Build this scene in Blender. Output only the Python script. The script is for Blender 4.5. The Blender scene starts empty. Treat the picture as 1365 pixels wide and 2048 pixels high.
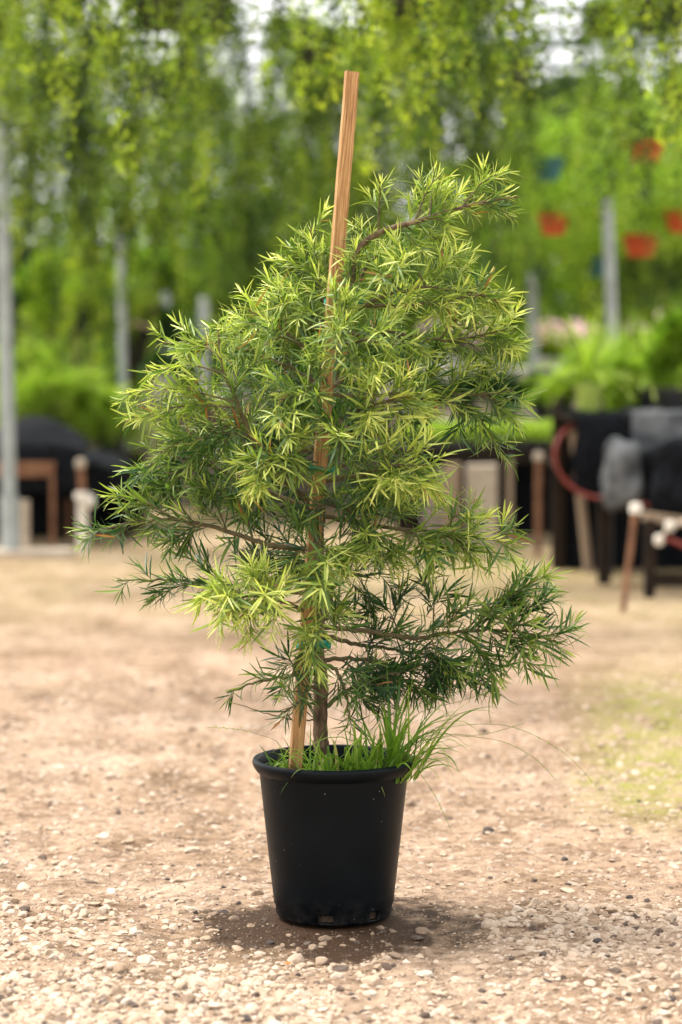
import bpy, bmesh, math, random
import numpy as np
from mathutils import Vector, Matrix, noise

R = math.radians
sc = bpy.context.scene
col = sc.collection
rng = np.random.default_rng(7)
random.seed(7)

# ------------------------------------------------------------------ camera
CAM_H = 1.31
FPX = 85.0 / 24.0 * 1365.0
PITCH = math.atan(324.0 / FPX)
DP = 5.54                                   # distance of the potted tree
cam_d = bpy.data.cameras.new("camera")
cam_d.lens = 85; cam_d.sensor_fit = 'HORIZONTAL'; cam_d.sensor_width = 24
cam_d.clip_end = 2000
cam_d.dof.use_dof = True
cam_d.dof.focus_distance = DP
cam_d.dof.aperture_fstop = 2.0
cam_d.dof.aperture_blades = 0
cam = bpy.data.objects.new("camera", cam_d); col.objects.link(cam)
cam.location = (0, 0, CAM_H); cam.rotation_euler = (math.pi / 2 - PITCH, 0, 0)
sc.camera = cam

# ------------------------------------------------------------------ light
SUN_EL, SUN_AZ = R(63), R(-68)              # high hazy sun, a little behind and left of the tree
world = bpy.data.worlds.new("World"); sc.world = world; world.use_nodes = True
wn = world.node_tree; wn.nodes.clear()
sky = wn.nodes.new('ShaderNodeTexSky'); sky.sky_type = 'NISHITA'; sky.sun_disc = False
sky.sun_elevation = SUN_EL; sky.sun_rotation = SUN_AZ
sky.air_density = 0.6; sky.dust_density = 7.0; sky.ozone_density = 0.3
bg = wn.nodes.new('ShaderNodeBackground'); bg.inputs[1].default_value = 0.14
hs = wn.nodes.new('ShaderNodeHueSaturation'); hs.inputs['Saturation'].default_value = 0.18; hs.inputs['Value'].default_value = 1.0   # overcast: cloud has little colour
wo = wn.nodes.new('ShaderNodeOutputWorld')
wn.links.new(sky.outputs[0], hs.inputs['Color']); cl = wn.nodes.new('ShaderNodeMix'); cl.data_type = 'RGBA'; cl.inputs[0].default_value = .7; cl.inputs[7].default_value = (5.6, 5.6, 5.6, 1)   # even bright cloud over most of the sky
wn.links.new(hs.outputs[0], cl.inputs[6]); wn.links.new(cl.outputs[2], bg.inputs[0]); wn.links.new(bg.outputs[0], wo.inputs[0])
sl = bpy.data.lights.new("sun", 'SUN'); sl.energy = 2.0; sl.angle = R(20); sl.color = (1, .94, .84)
so = bpy.data.objects.new("sun", sl); col.objects.link(so)
sd = Vector((math.sin(SUN_AZ) * math.cos(SUN_EL), math.cos(SUN_AZ) * math.cos(SUN_EL), math.sin(SUN_EL)))
so.rotation_euler = sd.to_track_quat('Z', 'Y').to_euler()
sc.view_settings.view_transform = 'Standard'; sc.view_settings.look = 'None'
sc.view_settings.gamma = 1; sc.view_settings.exposure = 1.5
sc.render.engine = 'CYCLES'
sc.cycles.use_denoising = True
sc.cycles.use_adaptive_sampling = False
sc.cycles.max_bounces = 6; sc.cycles.transmission_bounces = 3; sc.cycles.diffuse_bounces = 4

# ------------------------------------------------------------------ helpers
_cp, _sp = math.cos(PITCH), math.sin(PITCH)
def at(px, py, Y):
    """point of the place seen at photo pixel (px, py), Y metres in front of the camera"""
    u = (px - 682.5) / FPX; v = (1024.0 - py) / FPX
    d = Vector((u, _cp + v * _sp, -_sp + v * _cp))
    return Vector((0, 0, CAM_H)) + d * (Y / d.y)

def tag(o, label=None, cat=None, group=None, kind=None):
    if label: o['label'] = label
    if cat: o['category'] = cat
    if group: o['group'] = group
    if kind: o['kind'] = kind
    return o
def empty(name, loc=(0, 0, 0), rz=0):
    o = bpy.data.objects.new(name, None); col.objects.link(o)
    o.location = loc; o.rotation_euler = (0, 0, rz); o.empty_display_size = .1
    return o
def link(name, me, m=None, parent=None, loc=(0, 0, 0)):
    o = bpy.data.objects.new(name, me); col.objects.link(o)
    if m is not None and len(me.materials) == 0: me.materials.append(m)
    if parent is not None: o.parent = parent
    o.location = loc
    return o
def copy_tree(o, parent=None):
    c = o.copy(); col.objects.link(c)
    if parent is not None: c.parent = parent
    for ch in list(o.children): copy_tree(ch, c)
    return c

class MB:
    """collects vertices and faces for ONE mesh"""
    def __init__(s): s.v = []; s.f = []
    def add(s, vs, fs):
        n = len(s.v); s.v += [tuple(v) for v in vs]; s.f += [tuple(i + n for i in f) for f in fs]
    def box(s, c, size, rot=None, jit=0):
        c = Vector(c); hx, hy, hz = [q / 2 for q in size]
        vs = []
        for z in (-hz, hz):
            for x, y in ((-hx, -hy), (hx, -hy), (hx, hy), (-hx, hy)):
                p = Vector((x, y, z)) + Vector([random.uniform(-jit, jit) for _ in range(3)])
                if rot is not None: p = rot @ p
                vs.append(c + p)
        s.add(vs, [(3, 2, 1, 0), (4, 5, 6, 7), (0, 1, 5, 4), (1, 2, 6, 5), (2, 3, 7, 6), (3, 0, 4, 7)])
    def tube(s, pts, rads, n=8, cap=True):
        pts = [Vector(p) for p in pts]
        if not hasattr(rads, '__len__'): rads = [rads] * len(pts)
        ref = Vector((0.31, 0.87, 0.21)).normalized()
        vs = []; u = None
        for i, p in enumerate(pts):
            t = (pts[min(i + 1, len(pts) - 1)] - pts[max(i - 1, 0)])
            if t.length < 1e-9: t = Vector((0, 0, 1))
            t.normalize()
            if u is None:
                u = t.cross(ref)
                if u.length < .1: u = t.cross(Vector((1, 0, 0)))
            u = (u - t * u.dot(t)).normalized(); w = t.cross(u)
            for k in range(n):
                a = 2 * math.pi * k / n
                vs.append(p + (u * math.cos(a) + w * math.sin(a)) * rads[i])
        fs = []
        for i in range(len(pts) - 1):
            for k in range(n):
                fs.append((i * n + k, i * n + (k + 1) % n, (i + 1) * n + (k + 1) % n, (i + 1) * n + k))
        if cap:
            fs.append(tuple(range(n - 1, -1, -1))); b = (len(pts) - 1) * n; fs.append(tuple(b + k for k in range(n)))
        s.add(vs, fs)
    def lathe(s, prof, n=48, c=(0, 0, 0), close=False):
        vs = []; m = len(prof)
        for r, z in prof:
            for k in range(n):
                a = 2 * math.pi * k / n
                vs.append((c[0] + r * math.cos(a), c[1] + r * math.sin(a), c[2] + z))
        fs = []
        for i in range(m - 1):
            for k in range(n):
                fs.append((i * n + k, i * n + (k + 1) % n, (i + 1) * n + (k + 1) % n, (i + 1) * n + k))
        if prof[0][0] > 1e-4 and close: fs.append(tuple(range(n - 1, -1, -1)))
        if close: fs.append(tuple((m - 1) * n + k for k in range(n)))
        s.add(vs, fs)
    def mesh(s, name, smooth=True, ang=40):
        me = bpy.data.meshes.new(name); me.from_pydata(s.v, [], s.f); me.update()
        if smooth:
            me.polygons.foreach_set('use_smooth', [True] * len(me.polygons))
            try: me.set_sharp_from_angle(angle=R(ang))
            except Exception: pass
        return me
    def build(s, name, m, parent=None, smooth=True, loc=(0, 0, 0), bevel=0, ang=40):
        o = link(name, s.mesh(name, smooth, ang), m, parent, loc)
        if bevel:
            b = o.modifiers.new('bevel', 'BEVEL'); b.width = bevel; b.segments = 2; b.limit_method = 'ANGLE'
        return o

def np_mesh(name, V, F, attr=None, smooth=True):
    """V (n,3), F (m,k) arrays -> mesh; attr = {name: per vertex float}"""
    me = bpy.data.meshes.new(name)
    V = np.asarray(V, dtype=np.float32); F = np.asarray(F, dtype=np.int32); k = F.shape[1]
    me.vertices.add(len(V)); me.vertices.foreach_set('co', V.ravel())
    me.loops.add(F.size); me.loops.foreach_set('vertex_index', F.ravel())
    me.polygons.add(len(F)); me.polygons.foreach_set('loop_start', np.arange(0, F.size, k, dtype=np.int32))
    me.polygons.foreach_set('loop_total', np.full(len(F), k, dtype=np.int32))
    me.polygons.foreach_set('use_smooth', np.full(len(F), smooth))
    me.update(calc_edges=True); me.validate()
    if attr:
        for a, vals in attr.items():
            at_ = me.attributes.new(a, 'FLOAT', 'POINT'); at_.data.foreach_set('value', np.asarray(vals, dtype=np.float32))
    return me

# value noise in numpy
_T = rng.random((256, 256))
def vnoise(x, y):
    x = np.asarray(x, float); y = np.asarray(y, float)
    xi = np.floor(x).astype(int); yi = np.floor(y).astype(int); fx = x - xi; fy = y - yi
    fx = fx * fx * (3 - 2 * fx); fy = fy * fy * (3 - 2 * fy)
    g = lambda i, j: _T[i & 255, j & 255]
    return ((g(xi, yi) * (1 - fx) + g(xi + 1, yi) * fx) * (1 - fy) + (g(xi, yi + 1) * (1 - fx) + g(xi + 1, yi + 1) * fx) * fy)
def fbm(x, y, o=4):
    s = 0; a = .5
    for i in range(o): s = s + a * vnoise(x + 17.3 * i, y - 9.1 * i); x = x * 2.07; y = y * 2.07; a *= .5
    return s
TREE = at(668, 1835, DP); TREE.z = 0
PX, PY = TREE.x, DP + .0
def gh(x, y):
    """ground height"""
    x = np.asarray(x, float); y = np.asarray(y, float)
    h = (fbm(x * 1.3 + 50, y * 1.3 + 50, 3) - .45) * .05 + (fbm(x * 9, y * 9, 4) - .45) * .034
    d = np.hypot(x - PX, y - PY); k = np.clip((d - .13) / .25, 0, 1)
    far = np.clip((y - 9) / 3, 0, 1)
    return h * k * (1 - far) - .004 * (1 - k)

# ------------------------------------------------------------------ materials
class NT:
    def __init__(s, name):
        s.m = bpy.data.materials.new(name); s.m.use_nodes = True; s.t = s.m.node_tree; s.t.nodes.clear()
        s.out = s.t.nodes.new('ShaderNodeOutputMaterial')
    def n(s, typ, **kw):
        nd = s.t.nodes.new(typ)
        for k, v in kw.items():
            if k in nd.inputs: 
                nd.inputs[k].default_value = v
            else: setattr(nd, k, v)
        return nd
    def l(s, a, b): s.t.links.new(a, b)
    def ramp(s, fac, stops):
        r = s.n('ShaderNodeValToRGB'); e = r.color_ramp.elements
        while len(e) < len(stops): e.new(.5)
        for q, (p, c) in zip(e, stops): q.position = p; q.color = (*c, 1) if len(c) == 3 else c
        s.l(fac, r.inputs[0]); return r.outputs[0]
def rgb4(c): return (c[0], c[1], c[2], 1)

def simple(name, c1, c2=None, scale=8, rough=.6, bump=.0, bscale=60, spec=.5, metal=0, stretch=(1, 1, 1), detail=5):
    t = NT(name); b = t.n('ShaderNodeBsdfPrincipled'); b.inputs['Roughness'].default_value = rough
    b.inputs['Specular IOR Level'].default_value = spec; b.inputs['Metallic'].default_value = metal
    tc = t.n('ShaderNodeTexCoord'); mp = t.n('ShaderNodeMapping'); mp.inputs['Scale'].default_value = stretch
    t.l(tc.outputs['Object'], mp.inputs[0])
    c2 = c2 or tuple(q * .7 for q in c1)
    nz = t.n('ShaderNodeTexNoise', Scale=scale, Detail=detail); t.l(mp.outputs[0], nz.inputs['Vector'])
    t.l(t.ramp(nz.outputs[0], [(.35, c1), (.65, c2)]), b.inputs['Base Color'])
    if bump:
        n2 = t.n('ShaderNodeTexNoise', Scale=bscale, Detail=6); t.l(mp.outputs[0], n2.inputs['Vector'])
        bp = t.n('ShaderNodeBump', Strength=bump, Distance=.01); t.l(n2.outputs[0], bp.inputs['Height']); t.l(bp.outputs[0], b.inputs['Normal'])
    t.l(b.outputs[0], t.out.inputs[0]); return t.m

def leafmat(name, stops, trans=.35, rough=.42, tmul=(1.15, 1.35, .6), spec=.4, vary=None):
    """leaf material: colour by per leaf age; light passes through it"""
    t = NT(name); b = t.n('ShaderNodeBsdfPrincipled'); b.inputs['Roughness'].default_value = rough
    b.inputs['Specular IOR Level'].default_value = spec
    a = t.n('ShaderNodeAttribute', attribute_name='age')
    c = t.ramp(a.outputs['Fac'], stops)
    if vary:                                                  # each plant has its own tone of green
        oi = t.n('ShaderNodeObjectInfo'); vr = t.ramp(oi.outputs['Random'], [(0, vary[0]), (1, vary[1])])
        vm = t.n('ShaderNodeMix', data_type='RGBA', blend_type='MULTIPLY'); vm.inputs[0].default_value = 1; t.l(c, vm.inputs[6]); t.l(vr, vm.inputs[7]); c = vm.outputs[2]
    t.l(c, b.inputs['Base Color'])
    tr = t.n('ShaderNodeBsdfTranslucent')
    mx = t.n('ShaderNodeMix', data_type='RGBA', blend_type='MULTIPLY'); mx.inputs[0].default_value = 1
    t.l(c, mx.inputs[6]); mx.inputs[7].default_value = rgb4(tmul); t.l(mx.outputs[2], tr.inputs[0])
    ms = t.n('ShaderNodeMixShader'); ms.inputs[0].default_value = trans
    t.l(b.outputs[0], ms.inputs[1]); t.l(tr.outputs[0], ms.inputs[2]); t.l(ms.outputs[0], t.out.inputs[0])
    return t.m

M = {}
M['leaf'] = leafmat('leaf', [(0, (.016, .052, .017)), (.2, (.05, .12, .026)), (.42, (.18, .26, .045)), (.65, (.39, .46, .09)), (.97, (.68, .70, .19)), (1, (.36, .15, .05))], trans=.3, rough=.38)
M['vine'] = leafmat('vine_leaf', [(0, (.010, .026, .005)), (.45, (.105, .19, .015)), (1, (.40, .50, .06))], trans=.5, rough=.36, vary=((.55, .6, .6), (1.45, 1.3, 1.0)))
M['vine_lime'] = leafmat('lime_leaf', [(0, (.06, .12, .01)), (.5, (.22, .36, .025)), (1, (.46, .58, .06))], trans=.45, rough=.5)
M['fern'] = leafmat('fern_leaf', [(0, (.11, .19, .018)), (.5, (.29, .41, .04)), (1, (.52, .62, .11))], trans=.45, rough=.5)
M['dark_leaf'] = leafmat('dark_leaf', [(0, (.012, .04, .012)), (.5, (.03, .09, .02)), (1, (.08, .17, .03))], trans=.3, rough=.5)
M['grass'] = leafmat('grass_blade', [(0, (.09, .19, .02)), (.6, (.22, .36, .04)), (1, (.50, .46, .18))], trans=.4, rough=.45)
M['bloom'] = leafmat('bloom', [(0, (.8, .45, .55)), (.5, (.85, .7, .72)), (1, (.8, .4, .3))], trans=.4, tmul=(1, .9, .9))

def bark():
    t = NT('bark'); b = t.n('ShaderNodeBsdfPrincipled'); b.inputs['Roughness'].default_value = .85
    tc = t.n('ShaderNodeTexCoord'); mp = t.n('ShaderNodeMapping'); mp.inputs['Scale'].default_value = (1, 1, .35)
    t.l(tc.outputs['Object'], mp.inputs[0])
    nz = t.n('ShaderNodeTexNoise', Scale=90., Detail=6); t.l(mp.outputs[0], nz.inputs['Vector'])
    t.l(t.ramp(nz.outputs[0], [(.3, (.05, .03, .018)), (.5, (.13, .08, .045)), (.7, (.24, .17, .10))]), b.inputs['Base Color'])
    bp = t.n('ShaderNodeBump', Strength=.8, Distance=.004); t.l(nz.outputs[0], bp.inputs['Height']); t.l(bp.outputs[0], b.inputs['Normal'])
    t.l(b.outputs[0], t.out.inputs[0]); return t.m
M['bark'] = bark()
M['limb'] = simple('limb_bark', (.13, .11, .045), (.09, .06, .03), scale=40, rough=.8, bump=.4)
M['twig'] = simple('green_stem', (.16, .20, .05), (.12, .11, .045), scale=30, rough=.6)

def woodmat(name, a, b_, c, dark=True):
    t = NT(name); b = t.n('ShaderNodeBsdfPrincipled'); b.inputs['Roughness'].default_value = .75
    tc = t.n('ShaderNodeTexCoord'); mp = t.n('ShaderNodeMapping'); mp.inputs['Scale'].default_value = (1, 1, .035)
    t.l(tc.outputs['Object'], mp.inputs[0])
    nz = t.n('ShaderNodeTexNoise', Scale=260., Detail=8, Roughness=.65); t.l(mp.outputs[0], nz.inputs['Vector'])
    c0 = t.ramp(nz.outputs[0], [(.3, a), (.5, b_), (.7, c)])
    n2 = t.n('ShaderNodeTexNoise', Scale=7., Detail=5); t.l(tc.outputs['Object'], n2.inputs['Vector'])
    k = t.ramp(n2.outputs[0], [(.56, (0, 0, 0)), (.72, (1, 1, 1))])
    mx = t.n('ShaderNodeMix', data_type='RGBA'); t.l(k, mx.inputs[0]); t.l(c0, mx.inputs[6]); mx.inputs[7].default_value = (.10, .055, .03, 1)
    mm = t.n('ShaderNodeMath', operation='MULTIPLY'); mm.inputs[1].default_value = .55 if dark else .2
    t.l(k, mm.inputs[0]); t.l(mm.outputs[0], mx.inputs[0])
    t.l(mx.outputs[2], b.inputs['Base Color'])
    bp = t.n('ShaderNodeBump', Strength=.9, Distance=.002); t.l(nz.outputs[0], bp.inputs['Height']); t.l(bp.outputs[0], b.inputs['Normal'])
    t.l(b.outputs[0], t.out.inputs[0]); return t.m
M['stake'] = woodmat('stake_wood', (.15, .075, .03), (.40, .205, .07), (.62, .40, .18))
M['wood'] = simple('weathered_wood', (.33, .24, .16), (.20, .14, .10), scale=6, rough=.85, bump=.4, stretch=(1, 1, .2))
M['darkwood'] = simple('dark_wood', (.012, .009, .007), (.028, .018, .012), scale=8, spec=.15, rough=.9, bump=.3)
M['rust'] = simple('rusty_steel', (.13, .055, .028), (.27, .13, .065), scale=18, rough=.85, bump=.3)
M['steel'] = simple('galvanised_steel', (.36, .40, .40), (.27, .30, .30), scale=9, rough=.5, metal=.25)
M['pvc'] = simple('pvc', (.72, .68, .60), (.6, .53, .45), scale=12, rough=.5)
M['concrete'] = simple('concrete', (.50, .42, .33), (.38, .31, .24), scale=14, rough=.9, bump=.5)
M['blackcloth'] = simple('black_shade_cloth', (.0035, .0042, .006), (.010, .0115, .015), scale=25, rough=.9, bump=.5, bscale=300, spec=.12)
M['greycloth'] = simple('faded_grey_cloth', (.17, .175, .18), (.05, .053, .057), scale=9, spec=.2, rough=.95, bump=.6, bscale=40)
M['blackplastic'] = simple('black_plastic', (.004, .0045, .006), (.008, .009, .01), scale=20, rough=.4)
M['redhose'] = simple('red_hose', (.24, .03, .018), (.17, .025, .018), scale=10, rough=.5)
M['orangepot'] = simple('orange_plastic', (.60, .075, .018), (.42, .055, .015), scale=6, rough=.5)
M['tealpot'] = simple('teal_plastic', (.03, .17, .17), (.02, .10, .12), scale=6, rough=.5)
M['limepot'] = simple('lime_plastic', (.30, .40, .06), (.25, .33, .05), scale=6, rough=.45)
M['tape'] = simple('green_tie_tape', (.0, .30, .20), (.0, .22, .16), scale=40, rough=.35)
M['soil'] = simple('potting_soil', (.03, .02, .014), (.07, .045, .03), scale=60, rough=.95, bump=1., bscale=150)
M['wire'] = simple('wire', (.08, .08, .08), rough=.5)
M['greybench'] = simple('grey_bench_board', (.27, .22, .20), (.17, .14, .13), scale=5, rough=.85)
M['whitepot'] = simple('pale_plastic', (.62, .6, .58), (.5, .46, .45), scale=5, rough=.5)

def potmat():
    t = NT('pot_plastic'); b = t.n('ShaderNodeBsdfPrincipled'); b.inputs['Specular IOR Level'].default_value = .11
    tc = t.n('ShaderNodeTexCoord')
    n1 = t.n('ShaderNodeTexNoise', Scale=9., Detail=6); t.l(tc.outputs['Object'], n1.inputs['Vector'])
    base = t.ramp(n1.outputs[0], [(.35, (.0016, .0032, .0046)), (.7, (.003, .0052, .007))])
    # white specks
    v = t.n('ShaderNodeTexVoronoi', Scale=55.); t.l(tc.outputs['Object'], v.inputs['Vector'])
    sp = t.n('ShaderNodeMath', operation='LESS_THAN'); t.l(v.outputs['Distance'], sp.inputs[0]); sp.inputs[1].default_value = .05
    sep = t.n('ShaderNodeSeparateColor'); t.l(v.outputs['Color'], sep.inputs[0])
    g = t.n('ShaderNodeMath', operation='GREATER_THAN'); t.l(sep.outputs[0], g.inputs[0]); g.inputs[1].default_value = .55
    mu = t.n('ShaderNodeMath', operation='MULTIPLY'); t.l(sp.outputs[0], mu.inputs[0]); t.l(g.outputs[0], mu.inputs[1])
    m1 = t.n('ShaderNodeMix', data_type='RGBA'); t.l(mu.outputs[0], m1.inputs[0]); t.l(base, m1.inputs[6]); m1.inputs[7].default_value = (.35, .36, .36, 1)
    # dried dust near the foot
    sx = t.n('ShaderNodeSeparateXYZ'); t.l(tc.outputs['Object'], sx.inputs[0])
    n2 = t.n('ShaderNodeTexNoise', Scale=30., Detail=8, Roughness=.7); t.l(tc.outputs['Object'], n2.inputs['Vector'])
    mr = t.n('ShaderNodeMapRange'); mr.inputs[1].default_value = .0; mr.inputs[2].default_value = .07; mr.inputs[3].default_value = 1; mr.inputs[4].default_value = 0
    t.l(sx.outputs[2], mr.inputs[0])
    k = t.ramp(n2.outputs[0], [(.42, (0, 0, 0)), (.68, (1, 1, 1))])
    mu2 = t.n('ShaderNodeMath', operation='MULTIPLY'); t.l(mr.outputs[0], mu2.inputs[0]); t.l(k, mu2.inputs[1])
    mu3 = t.n('ShaderNodeMath', operation='MULTIPLY'); t.l(mu2.outputs[0], mu3.inputs[0]); mu3.inputs[1].default_value = .22
    m2 = t.n('ShaderNodeMix', data_type='RGBA'); t.l(mu3.outputs[0], m2.inputs[0]); t.l(m1.outputs[2], m2.inputs[6]); m2.inputs[7].default_value = (.14, .12, .11, 1)
    t.l(m2.outputs[2], b.inputs['Base Color'])
    rr = t.n('ShaderNodeMapRange'); rr.inputs[3].default_value = .27; rr.inputs[4].default_value = .55; t.l(n2.outputs[0], rr.inputs[0]); t.l(rr.outputs[0], b.inputs['Roughness'])
    bp = t.n('ShaderNodeBump', Strength=.12, Distance=.002); n3 = t.n('ShaderNodeTexNoise', Scale=140., Detail=4); t.l(tc.outputs['Object'], n3.inputs['Vector'])
    t.l(n3.outputs[0], bp.inputs['Height']); t.l(bp.outputs[0], b.inputs['Normal'])
    t.l(b.outputs[0], t.out.inputs[0]); return t.m
M['pot'] = potmat()

def groundmat():
    t = NT('dirt_ground'); b = t.n('ShaderNodeBsdfPrincipled'); b.inputs['Specular IOR Level'].default_value = .12
    tc = t.n('ShaderNodeTexCoord'); P = tc.outputs['Object']
    n1 = t.n('ShaderNodeTexNoise', Scale=1.6, Detail=8, Roughness=.6); t.l(P, n1.inputs['Vector'])
    n2 = t.n('ShaderNodeTexNoise', Scale=30., Detail=10, Roughness=.7); t.l(P, n2.inputs['Vector'])
    c1 = t.ramp(n1.outputs[0], [(.33, (.24, .165, .105)), (.5, (.37, .265, .188)), (.68, (.46, .35, .265))])
    c2 = t.ramp(n2.outputs[0], [(.32, (.38, .33, .29)), (.48, (.86, .83, .8)), (.66, (1.22, 1.2, 1.16))])
    n6 = t.n('ShaderNodeTexNoise', Scale=6.5, Detail=9, Roughness=.72); t.l(P, n6.inputs['Vector'])
    c6 = t.ramp(n6.outputs[0], [(.34, (.52, .47, .42)), (.5, (.98, .97, .96)), (.66, (1.22, 1.22, 1.22))])
    m6 = t.n('ShaderNodeMix', data_type='RGBA', blend_type='MULTIPLY'); m6.inputs[0].default_value = 1; t.l(c1, m6.inputs[6]); t.l(c6, m6.inputs[7])
    mx = t.n('ShaderNodeMix', data_type='RGBA', blend_type='MULTIPLY'); mx.inputs[0].default_value = 1
    t.l(m6.outputs[2], mx.inputs[6]); t.l(c2, mx.inputs[7])
    # pebbles / chips pattern so farther ground keeps its grain
    v = t.n('ShaderNodeTexVoronoi', Scale=34.); t.l(P, v.inputs['Vector'])
    vs = t.n('ShaderNodeSeparateColor'); t.l(v.outputs['Color'], vs.inputs[0])
    vr = t.ramp(vs.outputs[0], [(.5, (0, 0, 0)), (.75, (1, 1, 1))])
    vd = t.ramp(v.outputs['Distance'], [(.25, (1, 1, 1)), (.45, (0, 0, 0))])
    vm = t.n('ShaderNodeMath', operation='MULTIPLY'); t.l(vr, vm.inputs[0]); t.l(vd, vm.inputs[1])
    vm2 = t.n('ShaderNodeMath', operation='MULTIPLY'); t.l(vm.outputs[0], vm2.inputs[0]); vm2.inputs[1].default_value = .55
    m1 = t.n('ShaderNodeMix', data_type='RGBA'); t.l(vm2.outputs[0], m1.inputs[0]); t.l(mx.outputs[2], m1.inputs[6]); m1.inputs[7].default_value = (.56, .45, .36, 1)
    # yellow-green moss and sprouts, as measured on the ground mesh
    am = t.n('ShaderNodeAttribute', attribute_name='moss')
    n3 = t.n('ShaderNodeTexNoise', Scale=9., Detail=8, Roughness=.7); t.l(P, n3.inputs['Vector'])
    k3 = t.ramp(n3.outputs[0], [(.36, (0, 0, 0)), (.62, (1, 1, 1))])
    mm = t.n('ShaderNodeMath', operation='MULTIPLY'); t.l(am.outputs['Fac'], mm.inputs[0]); t.l(k3, mm.inputs[1])
    m2 = t.n('ShaderNodeMix', data_type='RGBA'); t.l(mm.outputs[0], m2.inputs[0]); t.l(m1.outputs[2], m2.inputs[6]); m2.inputs[7].default_value = (.25, .25, .05, 1)
    # wet patch round the pot
    aw = t.n('ShaderNodeAttribute', attribute_name='wet')
    n4 = t.n('ShaderNodeTexNoise', Scale=16., Detail=8, Roughness=.7); t.l(P, n4.inputs['Vector'])
    ad = t.n('ShaderNodeMath', operation='ADD'); t.l(aw.outputs['Fac'], ad.inputs[0]); t.l(n4.outputs[0], ad.inputs[1])
    wk = t.ramp(ad.outputs[0], [(.60, (0, 0, 0)), (.80, (1, 1, 1))])
    m3 = t.n('ShaderNodeMix', data_type='RGBA'); t.l(wk, m3.inputs[0]); t.l(m2.outputs[2], m3.inputs[6]); m3.inputs[7].default_value = (.055, .029, .015, 1)
    t.l(m3.outputs[2], b.inputs['Base Color'])
    rg = t.n('ShaderNodeMapRange'); rg.inputs[3].default_value = .95; rg.inputs[4].default_value = .62; t.l(wk, rg.inputs[0]); t.l(rg.outputs[0], b.inputs['Roughness'])
    n5 = t.n('ShaderNodeTexNoise', Scale=75., Detail=8, Roughness=.75); t.l(P, n5.inputs['Vector'])
    bp = t.n('ShaderNodeBump', Strength=.9, Distance=.012); t.l(n5.outputs[0], bp.inputs['Height'])
    bp2 = t.n('ShaderNodeBump', Strength=.6, Distance=.01); t.l(vm.outputs[0], bp2.inputs['Height']); t.l(bp.outputs[0], bp2.inputs['Normal'])
    t.l(bp2.outputs[0], b.inputs['Normal'])
    t.l(b.outputs[0], t.out.inputs[0]); return t.m
M['ground'] = groundmat()

def stonemat():
    t = NT('stone'); b = t.n('ShaderNodeBsdfPrincipled'); b.inputs['Roughness'].default_value = .9
    a = t.n('ShaderNodeAttribute', attribute_name='tone')
    tc = t.n('ShaderNodeTexCoord'); nz = t.n('ShaderNodeTexNoise', Scale=70., Detail=7, Roughness=.65); t.l(tc.outputs['Object'], nz.inputs['Vector'])
    c = t.ramp(a.outputs['Fac'], [(0, (.045, .035, .03)), (.08, (.11, .075, .055)), (.2, (.31, .22, .145)), (.55, (.43, .325, .235)), (.85, (.47, .38, .30)), (1, (.54, .48, .41))])
    k = t.ramp(nz.outputs[0], [(.3, (.7, .68, .66)), (.65, (1.1, 1.1, 1.1))])
    mx = t.n('ShaderNodeMix', data_type='RGBA', blend_type='MULTIPLY'); mx.inputs[0].default_value = 1
    t.l(c, mx.inputs[6]); t.l(k, mx.inputs[7]); t.l(mx.outputs[2], b.inputs['Base Color'])
    bp = t.n('ShaderNodeBump', Strength=.5, Distance=.003); t.l(nz.outputs[0], bp.inputs['Height']); t.l(bp.outputs[0], b.inputs['Normal'])
    t.l(b.outputs[0], t.out.inputs[0]); return t.m
M['stone'] = stonemat()

# ------------------------------------------------------------------ ground
def axis(lo, hi, step, far, g=1.16):
    a = list(np.arange(lo, hi, step)); s = step
    r = [a[-1]]
    while r[-1] < far: s *= g; r.append(r[-1] + s)
    return a, r[1:]
xa, xr = axis(-1.6, 1.6, .016, 300)
xs = np.array(sorted([-q for q in xr]) + xa + xr)
ya, yr = axis(4.2, 8.6, .016, 500)
yl = []; s = .016; q = 4.2
while q > -60: s *= 1.25; q -= s; yl.append(q)
ys = np.array(yl[::-1] + ya + yr)
X, Y = np.meshgrid(xs, ys)
Z = gh(X, Y)
nx, ny = len(xs), len(ys)
V = np.stack([X.ravel(), Y.ravel(), Z.ravel()], 1)
idx = np.arange(nx * ny).reshape(ny, nx)
F = np.stack([idx[:-1, :-1].ravel(), idx[:-1, 1:].ravel(), idx[1:, 1:].ravel(), idx[1:, :-1].ravel()], 1)
def wetf(x, y):
    dx = x - (PX - .02); dy = y - (PY - .15)
    d = np.hypot(dx / .36, dy / np.where(dy > 0, .32, .24)) + (fbm(x * 6, y * 6, 4) - .45) * 1.1
    return np.clip(1.2 - d, 0, 1) * .8
def mossf(x, y):
    k = np.clip((y - 6.3) / .9, 0, 1) * np.clip((10.5 - y) / 2.5, .25, 1) * np.clip((x - .62 * (y / 7)) / .3, 0, 1)
    k2 = np.clip((y - 10.5) / 3, 0, 1)
    return np.clip(np.maximum(k * 1.3, k2 * .45) * (fbm(x * 1.2 + 9, y * .9, 3) * 2.2), 0, 1)
me = np_mesh('ground', V, F, {'wet': wetf(X.ravel(), Y.ravel()), 'moss': mossf(X.ravel(), Y.ravel())})
tag(link('ground', me, M['ground']), kind='structure')

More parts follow.
